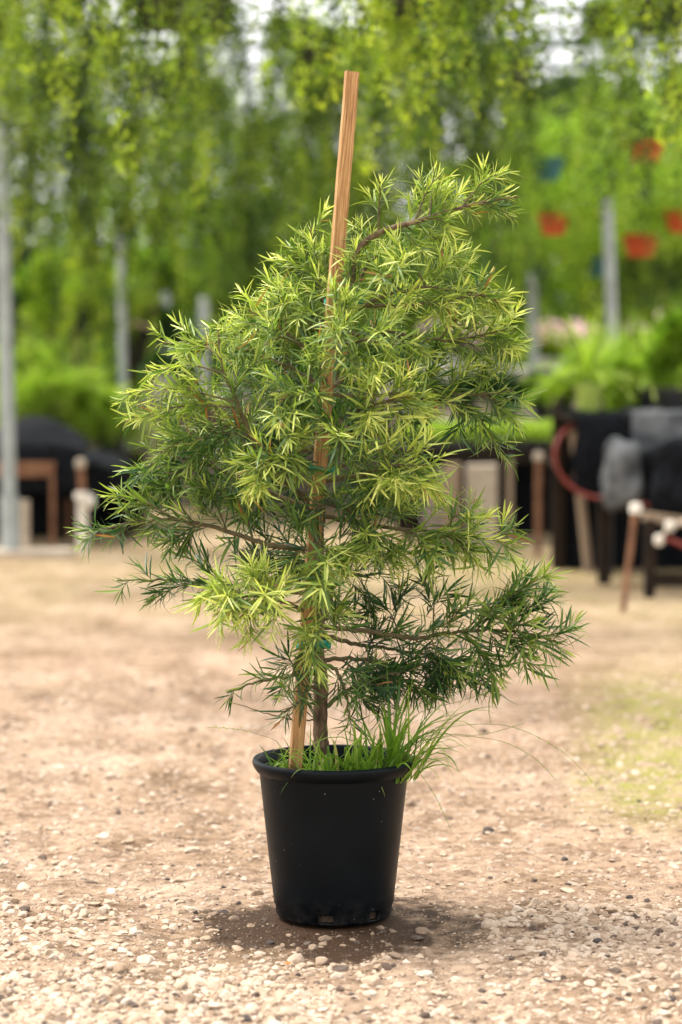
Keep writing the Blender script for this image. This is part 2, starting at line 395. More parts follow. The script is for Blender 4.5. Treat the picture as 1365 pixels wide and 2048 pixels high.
# ------------------------------------------------------------------ stones
def ico(sub):
    bm = bmesh.new(); bmesh.ops.create_icosphere(bm, subdivisions=sub, radius=1)
    v = np.array([q.co[:] for q in bm.verts]); f = np.array([[w.index for w in q.verts] for q in bm.faces]); bm.free(); return v, f
def stone_variants(sub, n, seed):
    r = np.random.default_rng(seed); v0, f0 = ico(sub); out = []
    for i in range(n):
        v = v0.copy()
        for k in range(9):                                     # plane cuts make angular facets
            d = r.normal(size=3); d /= np.linalg.norm(d); h = r.uniform(.5, .85)
            e = v @ d - h; v = v - np.outer(np.clip(e, 0, None), d)
        v += r.normal(scale=.02, size=v.shape)
        out.append(v)
    return out, f0
SV, SF = stone_variants(2, 14, 3)
def scatter(xx, yy, size, tone, flat=(.35, .72)):
    n = len(xx); nv = len(SV[0]); VV = np.empty((n, nv, 3)); T = np.repeat(tone, nv)
    for i in range(n):
        v = SV[rng.integers(len(SV))] * np.array([1, rng.uniform(.6, .95), rng.uniform(*flat)]) * size[i]
        a, bx = rng.uniform(0, 6.28), rng.uniform(-.3, .3); ca, sa = math.cos(a), math.sin(a); cb, sb = math.cos(bx), math.sin(bx)
        v = v @ np.array([[1, 0, 0], [0, cb, -sb], [0, sb, cb]]).T @ np.array([[ca, -sa, 0], [sa, ca, 0], [0, 0, 1]]).T
        VV[i] = v
        VV[i, :, 0] += xx[i]; VV[i, :, 1] += yy[i]
    zz = gh(xx, yy); VV[:, :, 2] += (zz + size * rng.uniform(-.28, .18, n))[:, None]
    FF = (SF[None] + (np.arange(n) * nv)[:, None, None]).reshape(-1, 3)
    return VV.reshape(-1, 3), FF, T
def ok_pos(x, y): return np.hypot(x - PX, y - PY) > .15
def dens(x, y):
    front = np.clip((5.12 - y + (fbm(x * 2.5, y * 2.5, 3) - .45) * .9) / .18, 0, 1) * np.clip((.42 - x + (fbm(x*3+7, y*3, 2)-.45)*1.3) / .3, .35, 1)
    right = np.clip((x - PX - .26) / .2, 0, 1) * np.clip((5.9 - y) / .3, 0, 1) * .6
    left = np.clip((-x - .12) / .2, 0, 1) * np.clip((6.6 - y) / .5, 0, 1) * .4
    mid = np.clip(fbm(x * 1.7 + 3, y * .8 + 8, 3) * 2.2 - .62, 0, 1) * .55
    base = .15 + .12 * (y > 5.7)
    dd = np.maximum.reduce([front, right * fbm(x * 4, y * 4, 2) * 2, left * fbm(x * 4, y * 4, 2) * 1.9, mid, base + 0 * x])
    return dd * (1 - np.clip(wetf(x, y) * 3, 0, .82))
def pick(n, ylo, yhi):
    y = rng.uniform(ylo, yhi, n); x = rng.uniform(-1, 1, n) * (y * .19 + .1)
    k = (rng.random(n) < dens(x, y)) & ok_pos(x, y); return x[k], y[k]
parts = []
for (n, lo, hi, s0, s1) in ((17000, 4.4, 5.7, .004, .013), (7000, 4.4, 5.6, .010, .023), (19000, 5.6, 8.6, .004, .013), (4500, 5.6, 9.8, .010, .024)):
    x, y = pick(n, lo, hi); s = s0 + (s1 - s0) * rng.random(len(x)) ** 2.2
    tone = np.clip(rng.beta(4, 3, len(x)), 0, 1); dk = rng.random(len(x)) < .07; tone[dk] = rng.uniform(0, .12, dk.sum())
    wet = wetf(x, y) > .2; tone[wet] *= .25
    parts.append(scatter(x, y, s, tone))
SV1, SF1 = stone_variants(1, 10, 5)
SVb, SFb = SV, SF; SV, SF = SV1, SF1
for (n, lo, hi, s0, s1) in ((34000, 4.4, 6.2, .0016, .0045), (16000, 6.2, 9.0, .0025, .006)):
    y = rng.uniform(lo, hi, n); x = rng.uniform(-1, 1, n) * (y * .17 + .05); k = ok_pos(x, y) & (rng.random(n) < .25 + fbm(x * 5, y * 5, 3)); x, y = x[k], y[k]
    s = s0 + (s1 - s0) * rng.random(len(x)) ** 2; tone = rng.uniform(.03, .75, len(x)); wet = wetf(x, y) > .25; tone[wet] *= .22; parts.append(scatter(x, y, s, tone))
SV, SF = SVb, SFb
off = 0; Vs = []; Fs = []; Ts = []
for v, f, t_ in parts: Vs.append(v); Fs.append(f + off); Ts.append(t_); off += len(v)
me = np_mesh('gravel', np.concatenate(Vs), np.concatenate(Fs), {'tone': np.concatenate(Ts)}, smooth=False)
tag(link('gravel', me, M['stone']), 'loose pale tan gravel chips scattered over the dirt', 'gravel', kind='stuff')

BV, BF = stone_variants(3, 8, 11)
ROCKS = [  # px, py, size(px half), tone, label
    (49, 1768, 20, .7, 'pale chipped rock at the left edge of the lane, above a smaller flat one'),
    (22, 1802, 20, .45, 'flat tan rock at the left edge of the lane'),
    (515, 1783, 17, .25, 'grey brown pointed stone just left of the black pot'),
    (823, 1612, 16, .15, 'dark round stone standing alone right of the pot below the rim height'),
    (966, 1622, 15, .3, 'tan flat stone farther right of the lone dark stone'),
    (1080, 1850, 22, .25, 'round brown rock among the gravel right of the wet patch'),
    (985, 1848, 24, .6, 'lumpy pale rock between the wet patch and the round brown rock'),
    (742, 1955, 24, .5, 'blocky rock with a dark side in front of the wet patch'),
    (795, 1968, 17, .7, 'small pale rock touching the blocky rock in front of the wet patch'),
    (850, 1935, 22, .9, 'thin pale wedge of stone lying at the right front of the wet patch'),
    (682, 1922, 20, .06, 'dark wet slate chip lying inside the damp patch'),
    (760, 1928, 15, .3, 'tan stone between the dark slate chip and the pale wedge'),
    (835, 1868, 15, .05, 'black flat chip on damp soil right of the pot foot'),
    (440, 1938, 22, .55, 'flat tan rock at the left front edge of the wet patch'),
    (230, 1935, 20, .8, 'whitish rock left of the flat tan rock, among gravel'),
    (370, 1955, 19, .35, 'brownish rock in the gravel in front left of the wet patch'),
    (575, 1922, 8, .55, 'tiny orange stone lying on the wet soil in front of the pot'),
    (1170, 1890, 18, .75, 'pale rock in the gravel at right, beyond the round brown rock'),
    (1040, 1905, 20, .5, 'tan cobble in the gravel below the lumpy pale rock'),
    (360, 1758, 15, .45, 'low tan stone on bare dirt left of the pot'),
    (92, 1900, 19, .55, 'tan rock in the left gravel with a smooth top'),
]
M['orangestone'] = simple('orange_stone', (.6, .25, .04), (.45, .16, .05), scale=80, rough=.8)
for i, (px, py, s, tone, lab) in enumerate(ROCKS):
    Yd = CAM_H / math.tan(math.atan((py + s * .3 - 1024) / FPX) + PITCH); p = at(px, py + s * .3, Yd)
    k = s * Yd / FPX; v = BV[i % 8] * np.array([1, .8, .55 if tone > .08 else .3]) * k
    a = random.uniform(0, 6.28); ca, sa = math.cos(a), math.sin(a); v = v @ np.array([[ca, -sa, 0], [sa, ca, 0], [0, 0, 1]]).T
    me = np_mesh('rock', v, BF, {'tone': np.full(len(v), tone)}, smooth=True)
    try: me.set_sharp_from_angle(angle=R(28))
    except Exception: pass
    o = link('rock', me, M['orangestone'] if 'orange' in lab else M['stone'], None, (p.x, p.y, float(gh(p.x, p.y)) + k * .2)); tag(o, lab, 'rock', 'loose rocks on the lane')

# ------------------------------------------------------------------ leaves (numpy)
ST = np.array([0, .12, .38, .68, .9, 1.0]); WP = np.array([.22, .6, 1., .85, .4, .03])
def leaf_arrays(B, D, N, L, W, C, fold=.18, st=ST, wp=WP):
    B, D, N = map(lambda a: np.asarray(a, float), (B, D, N)); n = len(B)
    L, W, C = [np.asarray(a, float) for a in (L, W, C)]
    D = D / np.linalg.norm(D, axis=1, keepdims=True)
    N = N - D * np.sum(D * N, 1, keepdims=True); nn = np.linalg.norm(N, axis=1, keepdims=True); N = N / np.maximum(nn, 1e-6)
    S = np.cross(D, N); m = len(st); V = np.empty((n, m, 3, 3))
    for j in range(m):
        c = B + D * (L * st[j])[:, None] - N * (C * L * st[j] ** 2)[:, None]
        w = (W * wp[j] * .5)[:, None]
        V[:, j, 0] = c - S * w + N * (w * 2 * fold); V[:, j, 1] = c; V[:, j, 2] = c + S * w + N * (w * 2 * fold)
    b = []
    for j in range(m - 1):
        q = j * 3; b += [(q, q + 1, q + 4, q + 3), (q + 1, q + 2, q + 5, q + 4)]
    b = np.array(b); F = (b[None] + (np.arange(n) * m * 3)[:, None, None]).reshape(-1, 4)
    return V.reshape(-1, 3), F, m * 3

# ------------------------------------------------------------------ the tree
class Limb:
    def __init__(s): s.B = []; s.D = []; s.N = []; s.L = []; s.W = []; s.C = []; s.A = []; s.wood = MB(); s.green = MB()
GA = 2.39996
def rv(s=1.0): return Vector((random.gauss(0, s), random.gauss(0, s), random.gauss(0, s)))
def put_leaves(lm, pts, t0, t1, spacing, length, young, tip=True):
    """leaves in a spiral along pts from fraction t0 to t1"""
    n = len(pts); tot = sum((pts[i + 1] - pts[i]).length for i in range(n - 1)); k = max(3, int(tot * (t1 - t0) / spacing))
    ph = random.uniform(0, 6.28); yv = random.gauss(0, .11)
    for i in range(k):
        f = t0 + (t1 - t0) * (i + random.random() * .5) / k; u = f * (n - 1); a = min(int(u), n - 2)
        p = pts[a].lerp(pts[a + 1], u - a); t = (pts[a + 1] - pts[a]).normalized()
        x = t.cross(Vector((0, 0, 1)));  x = x.normalized() if x.length > .05 else Vector((1, 0, 0)); y = x.cross(t)
        ph += GA + random.gauss(0, .25)
        # flattened spray: leaves favour the two sides of the shoot
        cx, sy = math.cos(ph), math.sin(ph) * .75
        r = (x * cx + y * sy).normalized()
        al = R(random.uniform(28, 62)) if f < .75 or not tip else R(random.uniform(8, 40))
        d = t * math.cos(al) + r * math.sin(al) + rv(.10); 
        d.z -= .10 * (1 - f) * random.random() ; d.normalize()
        nn = t * 1.0 + Vector((0, 0, .6)) + rv(.35)
        env = .55 + .45 * math.sin(math.pi * min(1, .15 + f * .9)) if tip else 1
        L = length * random.uniform(.55, 1.2) * env
        if tip and f > .88: L *= random.uniform(.5, .85)
        lm.B.append(p); lm.D.append(d); lm.N.append(nn); lm.L.append(L); lm.W.append(min(.0088, L * random.uniform(.062, .105)))
        lm.C.append(random.gauss(.14, .26)); 
        ag = (young + yv) * (.30 + .70 * f) + random.gauss(0, .09)
        if tip and f > .7: ag += .14 * young + .05
        ag = min(max(ag, 0), .97)
        if random.random() < .009: ag = 1.0
        lm.A.append(ag)
def catmull(P, per=8):
    P = [Vector(p) for p in P]; Q = [P[0] * 2 - P[1]] + P + [P[-1] * 2 - P[-2]]; out = []
    for i in range(1, len(Q) - 2):
        p0, p1, p2, p3 = Q[i - 1:i + 3]
        for k in range(per):
            t = k / per; out.append(.5 * ((2 * p1) + (p2 - p0) * t + (2 * p0 - 5 * p1 + 4 * p2 - p3) * t * t + (3 * p1 - p0 - 3 * p2 + p3) * t ** 3))
    out.append(P[-1]); return out
def twig(lm, p, d, length, young, up, leaf, spacing, depth=0):
    pts = [p.copy()]; d = d.normalized(); n = max(4, int(length / .014)); st = length / n
    for i in range(n):
        d = (d + Vector((0, 0, up * .055)) + rv(.028)).normalized(); pts.append(pts[-1] + d * st)
    r0 = .0008 + length * .004
    lm.green.tube(pts, [r0 * (1 - .65 * i / n) for i in range(n + 1)], n=5, cap=False)
    put_leaves(lm, pts, .04 if depth else .1, 1.0, spacing, leaf, young)
    if depth == 0 and length > .10:
        for f in ((.35, .6, .8) if length > .15 else (.4, .7)):
            if random.random() < .15: continue
            a = int(f * n); t = (pts[a + 1] - pts[a]).normalized()
            r = t.cross(rv()); r.normalize()
            twig(lm, pts[a], t * .75 + r * .65, length * random.uniform(.35, .55), young + .05, up, leaf * .92, spacing, 1)
def limb(P, young, up=.3, leaf=.062, r0=.006, sub=.045, tl=(.10, .17), t0=.18, spacing=.0033, flat=.8, extra=()):
    """P: control points (px, py, dz) ; dz metres nearer(-)/farther(+) than the trunk"""
    leaf *= 1.06; sub *= .72; tl = (tl[0] * 1.05, tl[1] * 1.12); lm = Limb(); pts = catmull([at(a, b, DP + c) for a, b, c in P])
    pts = [p + rv(.0015) for p in pts]
    n = len(pts) - 1; tot = sum((pts[i + 1] - pts[i]).length for i in range(n))
    lm.wood.tube(pts, [r0 * (1 - .75 * i / n) for i in range(n + 1)], n=7)
    put_leaves(lm, pts, max(t0, .45), 1.0, spacing * 1.25, leaf, young)
    k = int(tot * (1 - t0) / sub); sg = random.choice((-1, 1))
    for i in range(k):
        f = t0 + (1 - t0) * (i + random.uniform(.2, .8)) / k
        if f > .97: continue
        a = min(int(f * n), n - 1); t = (pts[a + 1] - pts[a]).normalized()
        sg = -sg; v = Vector((0, 0, 1)); v = (v - t * v.dot(t)); v = v.normalized() if v.length > .1 else Vector((1, 0, 0)); w = t.cross(v)
        r = (v * sg * random.uniform(.3, 1) + w * random.uniform(-1, 1) * flat).normalized()
        L = random.uniform(*tl) * (1.1 - .55 * f)
        twig(lm, pts[a], t * .8 + r * random.uniform(.6, 1.0), L, young, up, leaf, spacing)
    for (f, q, yg, ln) in extra:                            # named side shoots: from fraction f towards a pixel point
        a = min(int(f * n), n - 1); e = at(q[0], q[1], DP + q[2]); c = (pts[a] + e) / 2 + Vector((0, 0, .018)); sp = catmull([pts[a], c, e], 10)
        lm.wood.tube(sp, [.0026 * (1 - .7 * j / (len(sp) - 1)) for j in range(len(sp))], n=6)
        put_leaves(lm, sp, .25, 1.0, spacing, leaf, yg)
        m = len(sp) - 1; tt = (e - pts[a]).length; kk = max(2, int(tt / sub))
        for i in range(kk):
            g = .2 + .72 * (i + random.random()) / kk; b = min(int(g * m), m - 1); t = (sp[b + 1] - sp[b]).normalized()
            r = t.cross(rv()).normalized(); sg = -sg
            r.y *= .8
            twig(lm, sp[b], t * .85 + r * .7, random.uniform(*tl) * ln * (1.05 - .5 * g), yg, up, leaf, spacing)
    return lm

tree = empty('podocarpus_tree', (PX, PY, 0))
tag(tree, 'bushy young tree with narrow yellow-green leaves growing in the black pot, its top arching right', 'tree')
def to_local(o): o.location = (-PX, -PY, 0)
trunkP = [(645, 1540, .03), (641, 1450, .02), (642, 1350, .01), (634, 1290, 0), (641, 1190, .01), (636, 1090, .02), (640, 980, .03), (642, 880, .03), (652, 790, .03), (675, 690, .03), (698, 620, .03), (704, 560, .02), (708, 520, 0), (728, 486, -.01), (770, 460, -.02), (832, 443, -.03), (890, 425, -.03), (960, 405, -.02), (1036, 393, -.01)]
tp = catmull([at(a, b, DP + c) for a, b, c in trunkP], 10)
mb = MB(); n = len(tp) - 1
rad = []
for i in range(n + 1):
    f = i / n; r = .0155 * (1 - f) ** .85 * (1.0 if f < .6 else 1) + .0020
    r *= 1 + .10 * math.sin(i * 1.7) * random.random() + (.18 if random.random() < .08 else 0)
    rad.append(r)
mb.tube(tp, rad, n=14)
o = mb.build('trunk', M['bark'], tree); to_local(o)

LIMBS = [
 # leader arch to the right (leaves on the last reach of the trunk line)
 dict(P=[(705, 520, 0), (728, 486, -.01), (770, 460, -.02), (832, 443, -.03), (890, 425, -.03), (960, 405, -.02), (1040, 391, -.01)], young=0.85, up=.35, t0=.38, r0=.0045, leaf=.052, sub=.034, tl=(.06, .12),
      extra=[(.30, (762, 362, -.06), .85, .5), (.52, (880, 350, -.02), .8, .6), (.48, (930, 395, .06), .75, .6), (.6, (870, 365, .05), .75, .5), (.75, (1010, 342, 0), .8, .45), (.5, (958, 592, .03), .68, .42), (.45, (850, 520, .05), .7, .5), (.55, (905, 470, -.05), .72, .5), (.8, (1030, 440, -.02), .7, .35)]),
 # up-left of the stake
 dict(P=[(672, 690, .03), (650, 600, .06), (632, 520, .08), (622, 452, .08)], young=0.82, up=.5, t0=.2, tl=(.08, .14), leaf=.055, extra=[(.3, (560, 570, .02), .72, .7), (.4, (690, 470, .1), .7, .6), (.2, (590, 480, .1), .68, .6), (.1, (600, 620, -.08), .7, .8)]),
 dict(P=[(660, 740, .02), (600, 690, -.02), (540, 640, -.03), (478, 612, -.02)], young=0.82, up=.45, tl=(.09, .15), leaf=.056, extra=[(.5, (575, 590, -.05), .78, .6), (.4, (520, 700, -.1), .65, .8)]),
 dict(P=[(655, 780, .02), (570, 730, .05), (450, 690, .05), (325, 686, .04)], young=0.78, up=.3, tl=(.08, .14), leaf=.056, extra=[(.5, (430, 650, 0), .75, .6), (.7, (360, 725, .02), .7, .5), (.3, (520, 640, .12), .6, .8)]),
 # strong left limb rising
 dict(P=[(632, 1010, .02), (560, 955, -.04), (505, 875, -.08), (478, 815, -.10), (447, 735, -.11), (436, 660, -.10)], young=0.72, up=.3, r0=.0085, leaf=.058, t0=.3, sub=.055, tl=(.08, .13),
      extra=[(.60, (250, 842, -.12), .68, .6), (.64, (243, 785, -.13), .8, .5), (.5, (290, 925, -.10), .55, .5), (.68, (535, 715, -.12), .62, .6), (.78, (300, 745, -.1), .74, .5), (.85, (372, 700, -.06), .7, .5), (.4, (370, 890, -.14), .5, .9), (.5, (330, 985, -.02), .45, .8), (.62, (340, 840, .06), .55, .8), (.35, (490, 1000, -.18), .75, .6)]),
 dict(P=[(634, 1100, .0), (535, 1088, -.02), (430, 1055, -.03), (350, 1040, -.03), (270, 1045, -.03), (174, 1066, -.03)], young=0.44, up=.12, r0=.007, leaf=.060, t0=.22, sub=.05, tl=(.07, .13),
      extra=[(.6, (210, 992, -.05), .55, .45), (.5, (290, 960, .02), .42, .6), (.35, (400, 960, -.08), .35, .8), (.25, (480, 1010, .08), .2, .9), (.45, (330, 1110, .02), .2, .5)]),
 dict(P=[(638, 1190, .02), (540, 1180, .06), (440, 1168, .08), (330, 1160, .08), (235, 1162, .07)], young=0.30, up=-.05, leaf=.060, t0=.3, sub=.062, tl=(.06, .10),
      extra=[(.55, (285, 1212, .06), .2, .4), (.3, (470, 1110, .1), .08, .9), (.4, (400, 1200, .02), .25, .8), (.5, (350, 1110, .04), .25, .7), (.25, (520, 1130, .06), .15, 1)]),
 dict(P=[(634, 1235, 0), (570, 1205, -.10), (510, 1190, -.18), (450, 1195, -.22)], young=0.97, up=.25, leaf=.064, t0=.3, sub=.032, tl=(.08, .13),
      extra=[(.6, (425, 1235, -.24), .92, .8), (.8, (400, 1195, -.2), .9, .6), (.7, (560, 1225, -.26), .93, .8), (.5, (490, 1260, -.22), .85, .8), (.6, (500, 1150, -.2), .95, .5), (.4, (590, 1160, -.16), .8, .6)]),
 dict(P=[(640, 1345, .02), (590, 1352, .03), (525, 1362, .04), (452, 1385, .04)], young=0.18, up=-.05, leaf=.058, t0=.25, sub=.065, tl=(.05, .08), extra=[(.3, (560, 1320, .06), .1, .5)]),
 # right
 dict(P=[(696, 630, .02), (770, 590, -.02), (850, 575, -.04), (930, 585, -.05), (985, 590, -.05)], young=0.88, up=.5, tl=(.09, .15), leaf=.058, sub=.036,
      extra=[(.5, (800, 500, -.06), .78, .6), (.3, (745, 500, .04), .72, .7), (.6, (900, 640, .03), .7, .7), (.35, (760, 560, -.12), .75, .7)]),
 dict(P=[(684, 670, .02), (780, 665, .05), (880, 680, .05), (960, 672, .04), (1020, 655, .03)], young=0.76, up=.35, tl=(.09, .15), leaf=.062, sub=.040,
      extra=[(.6, (985, 735, .05), .5, .5), (.5, (960, 620, 0), .7, .6), (.3, (830, 740, .08), .45, .9), (.7, (1040, 690, .02), .65, .4)]),
 dict(P=[(655, 790, .02), (760, 790, .06), (870, 785, .04), (960, 790, .02), (1025, 780, 0)], young=0.60, up=.15, leaf=.066, r0=.006, sub=.05, tl=(.08, .14),
      extra=[(.75, (1040, 860, 0), .5, .4), (.65, (1012, 925, .0), .42, .4), (.6, (930, 860, .03), .35, .6), (.3, (800, 850, .08), .25, 1.), (.45, (880, 720, .08), .4, .8)]),
 dict(P=[(648, 860, .01), (700, 830, -.09), (760, 805, -.16), (820, 790, -.18)], young=0.97, up=.3, leaf=.066, t0=.3, sub=.036, tl=(.08, .13), extra=[(.6, (760, 760, -.2), .93, .5), (.5, (740, 860, -.18), .8, .6), (.7, (860, 835, -.16), .75, .5)]),
 dict(P=[(645, 960, .01), (720, 950, -.10), (790, 930, -.17), (875, 935, -.19)], young=0.97, up=.15, leaf=.066, t0=.3, sub=.032, tl=(.08, .13), extra=[(.6, (775, 890, -.2), .93, .5), (.6, (800, 985, -.2), .95, .6), (.7, (890, 1000, -.15), .8, .4), (.4, (740, 1000, -.14), .8, .7)]),
 dict(P=[(640, 1030, .02), (740, 1050, -.03), (850, 1062, -.07), (950, 1075, -.08), (1040, 1088, -.08)], young=0.68, up=.1, leaf=.068, r0=.006, t0=.2, sub=.040, tl=(.09, .15),
      extra=[(.4, (880, 1120, -.12), .65, .8), (.5, (960, 1130, -.08), .6, .6), (.25, (760, 1130, -.1), .6, .9), (.6, (930, 1030, -.1), .6, .5), (.3, (800, 1000, .05), .35, .8)]),
 dict(P=[(641, 1252, .01), (730, 1262, .03), (830, 1275, .04), (930, 1262, .04), (1020, 1262, .03), (1080, 1272, .02), (1115, 1285, .02)], young=.46, up=-.22, leaf=.068, r0=.0065, t0=.3, sub=.042, tl=(.09, .15),
      extra=[(.55, (1105, 1145, 0), .55, .35), (.5, (1040, 1180, .03), .25, .7), (.5, (1000, 1385, .02), .5, .5), (.6, (1075, 1350, .02), .5, .5), (.35, (900, 1370, .05), .12, .9), (.4, (870, 1190, .08), .12, .9), (.3, (760, 1210, .06), .08, .9), (.65, (1090, 1210, .06), .32, .6)]),
 dict(P=[(634, 1290, 0), (612, 1300, -.07), (590, 1330, -.11), (575, 1385, -.13)], young=0.32, up=-.1, leaf=.06, t0=.2, sub=.045, tl=(.07, .11), extra=[(.5, (640, 1350, -.13), .35, .6)]),
 dict(P=[(642, 1215, 0), (650, 1225, -.08), (640, 1260, -.14), (612, 1300, -.17)], young=0.70, up=-.1, leaf=.066, t0=.2, sub=.04, tl=(.08, .12), extra=[(.5, (690, 1270, -.12), .4, .8)]),
 dict(P=[(645, 1420, .02), (690, 1385, .03), (740, 1360, .02), (800, 1345, .0), (850, 1330, 0)], young=0.16, up=-.12, leaf=.064, t0=.2, sub=.045, tl=(.07, .12), extra=[(.4, (720, 1420, .03), .12, .6), (.6, (870, 1400, .02), .2, .6)]),
 dict(P=[(648, 1270, .01), (720, 1290, .08), (800, 1300, .11), (900, 1320, .12), (980, 1330, .1)], young=0.18, up=-.15, leaf=.066, t0=.2, sub=.042, tl=(.09, .14), extra=[(.6, (960, 1390, .1), .2, .7)]),
 dict(P=[(640, 1440, .02), (580, 1438, .0), (510, 1420, -.02), (455, 1400, -.02)], young=0.60, up=.0, leaf=.03, r0=.0022, t0=.9, sub=.2, tl=(.03, .04)),
 dict(P=[(700, 610, .02), (790, 610, -.02), (880, 605, -.05), (955, 590, -.06), (1000, 600, -.06)], young=.82, up=.5, tl=(.07, .10), leaf=.056, t0=.5, sub=.045, extra=[(.7, (1020, 630, -.04), .8, .4)]),
 dict(P=[(634, 1020, .01), (540, 985, .03), (430, 935, .03), (340, 915, .02), (285, 940, .02)], young=.48, up=.2, r0=.006, tl=(.08, .13), leaf=.062, t0=.25, sub=.042, extra=[(.5, (340, 860, .0), .55, .7), (.6, (310, 990, .0), .4, .6), (.35, (430, 1000, -.06), .4, .8)]),
 dict(P=[(642, 1380, .01), (620, 1375, -.05), (600, 1400, -.08), (560, 1430, -.1)], young=.22, up=-.1, leaf=.056, t0=.2, sub=.05, tl=(.05, .08)),
 dict(P=[(642, 1330, .0), (670, 1340, -.06), (690, 1380, -.08), (700, 1440, -.08)], young=.2, up=-.1, leaf=.058, t0=.2, sub=.05, tl=(.06, .09)),
 dict(P=[(640, 1320, .02), (720, 1318, .05), (800, 1335, .06), (880, 1370, .06)], young=0.12, up=-.1, leaf=.062, t0=.2, sub=.05, tl=(.07, .12), extra=[(.4, (790, 1390, .04), .1, .6), (.2, (720, 1380, .06), .12, .7)]),
 # inner branches that face the camera or point away
 dict(P=[(655, 760, .02), (640, 760, -.08), (600, 790, -.15), (560, 800, -.18)], young=0.65, up=.2, leaf=.06, t0=.2, sub=.04, tl=(.10, .16), extra=[(.5, (620, 720, -.15), .6, .7), (.5, (590, 860, -.16), .5, .8)]),
 dict(P=[(648, 700, .02), (680, 690, -.10), (730, 680, -.16), (780, 690, -.18)], young=0.76, up=.3, leaf=.058, t0=.15, sub=.036, tl=(.10, .15), extra=[(.5, (690, 740, -.2), .6, .8), (.4, (650, 660, -.15), .66, .8)]),
 dict(P=[(640, 900, .02), (600, 900, -.06), (560, 910, -.14), (520, 930, -.18)], young=0.70, up=-.05, leaf=.064, t0=.2, sub=.045, tl=(.09, .14), extra=[(.6, (500, 985, -.2), .82, .5), (.5, (600, 960, -.18), .55, .8)]),
 dict(P=[(640, 1060, .02), (630, 1090, -.10), (640, 1130, -.17), (660, 1160, -.2)], young=0.65, up=-.05, leaf=.066, t0=.2, sub=.045, tl=(.09, .15), extra=[(.5, (580, 1120, -.15), .4, .8), (.5, (720, 1120, -.15), .6, .8), (.6, (650, 1210, -.18), .65, .6)]),
 dict(P=[(640, 1150, .02), (700, 1150, .10), (780, 1150, .16)], young=0.14, up=.0, leaf=.062, t0=.1, sub=.035, tl=(.10, .16)),
 dict(P=[(636, 1120, .03), (590, 1100, .13), (520, 1090, .2)], young=0.08, up=.0, leaf=.062, t0=.1, sub=.035, tl=(.10, .16), extra=[(.4, (560, 1160, .15), .05, 1)]),
 dict(P=[(640, 980, .03), (600, 960, .12), (520, 930, .2), (440, 920, .22)], young=0.20, up=.1, leaf=.062, t0=.1, sub=.036, tl=(.10, .16), extra=[(.4, (500, 1000, .18), .1, 1), (.4, (540, 860, .2), .2, 1)]),
 dict(P=[(642, 930, .03), (700, 930, .12), (780, 910, .18), (850, 890, .2)], young=0.22, up=.1, leaf=.062, t0=.1, sub=.036, tl=(.10, .16), extra=[(.4, (740, 1000, .16), .1, 1), (.4, (700, 860, .2), .2, 1)]),
 dict(P=[(650, 820, .03), (610, 790, .14), (550, 770, .2), (470, 760, .22)], young=0.34, up=.2, leaf=.06, t0=.1, sub=.036, tl=(.10, .16), extra=[(.4, (560, 840, .2), .2, 1)]),
 dict(P=[(655, 780, .04), (700, 750, .14), (780, 730, .2), (850, 720, .22)], young=0.36, up=.2, leaf=.06, t0=.1, sub=.036, tl=(.10, .16), extra=[(.4, (740, 800, .2), .22, 1), (.4, (730, 660, .16), .4, 1)]),
 dict(P=[(645, 1000, .0), (690, 1020, -.08), (740, 1040, -.12)], young=0.32, up=.0, leaf=.064, t0=.1, sub=.036, tl=(.10, .15), extra=[(.4, (600, 1040, -.1), .3, .9)]),
 dict(P=[(700, 600, .02), (720, 560, .02), (745, 520, .02), (775, 500, .02)], young=0.84, up=.4, leaf=.055, t0=.1, sub=.032, tl=(.08, .13), extra=[(.3, (690, 600, -.1), .7, .7)]),
 dict(P=[(675, 680, .02), (620, 650, .04), (590, 620, .02), (560, 600, 0)], young=0.80, up=.3, leaf=.056, t0=.1, sub=.032, tl=(.09, .14)),
 dict(P=[(650, 840, 0), (690, 850, -.1), (690, 880, -.16), (660, 900, -.18)], young=0.44, up=.0, leaf=.062, t0=.15, sub=.04, tl=(.09, .14), extra=[(.5, (630, 850, -.16), .45, .8)]),
]
nleaf = 0
for k, spec in enumerate(LIMBS):
    spec = dict(spec); lm = limb(**spec)
    nf = len(lm.wood.f); lm.wood.add(lm.green.v, lm.green.f)
    b = lm.wood.build('branch', M['limb'], tree); to_local(b)
    b.data.materials.append(M['twig']); b.data.polygons.foreach_set('material_index', [0] * nf + [1] * (len(lm.wood.f) - nf))
    V, F, nv = leaf_arrays([tuple(q) for q in lm.B], [tuple(q) for q in lm.D], [tuple(q) for q in lm.N], lm.L, lm.W, lm.C)
    me = np_mesh('leaves', V, F, {'age': np.repeat(lm.A, nv)}); link('leaves', me, M['leaf'], b)
    nleaf += len(lm.B)
import sys; sys.stderr.write('leaves %d\n' % nleaf)

# ------------------------------------------------------------------ pot
pot = empty('plant_pot', (PX, PY, 0)); tag(pot, 'black plastic nursery pot with rolled rim standing on damp dirt, the tree growing in it', 'plant pot')
RR, RB, H = .1885, .1355, .369
prof_out = [(RB - .012, .0), (RB - .003, .004), (RB, .012)]
def pr(z): return RB + (.1725 - RB) * (z / (H - .03))
nseg = 96
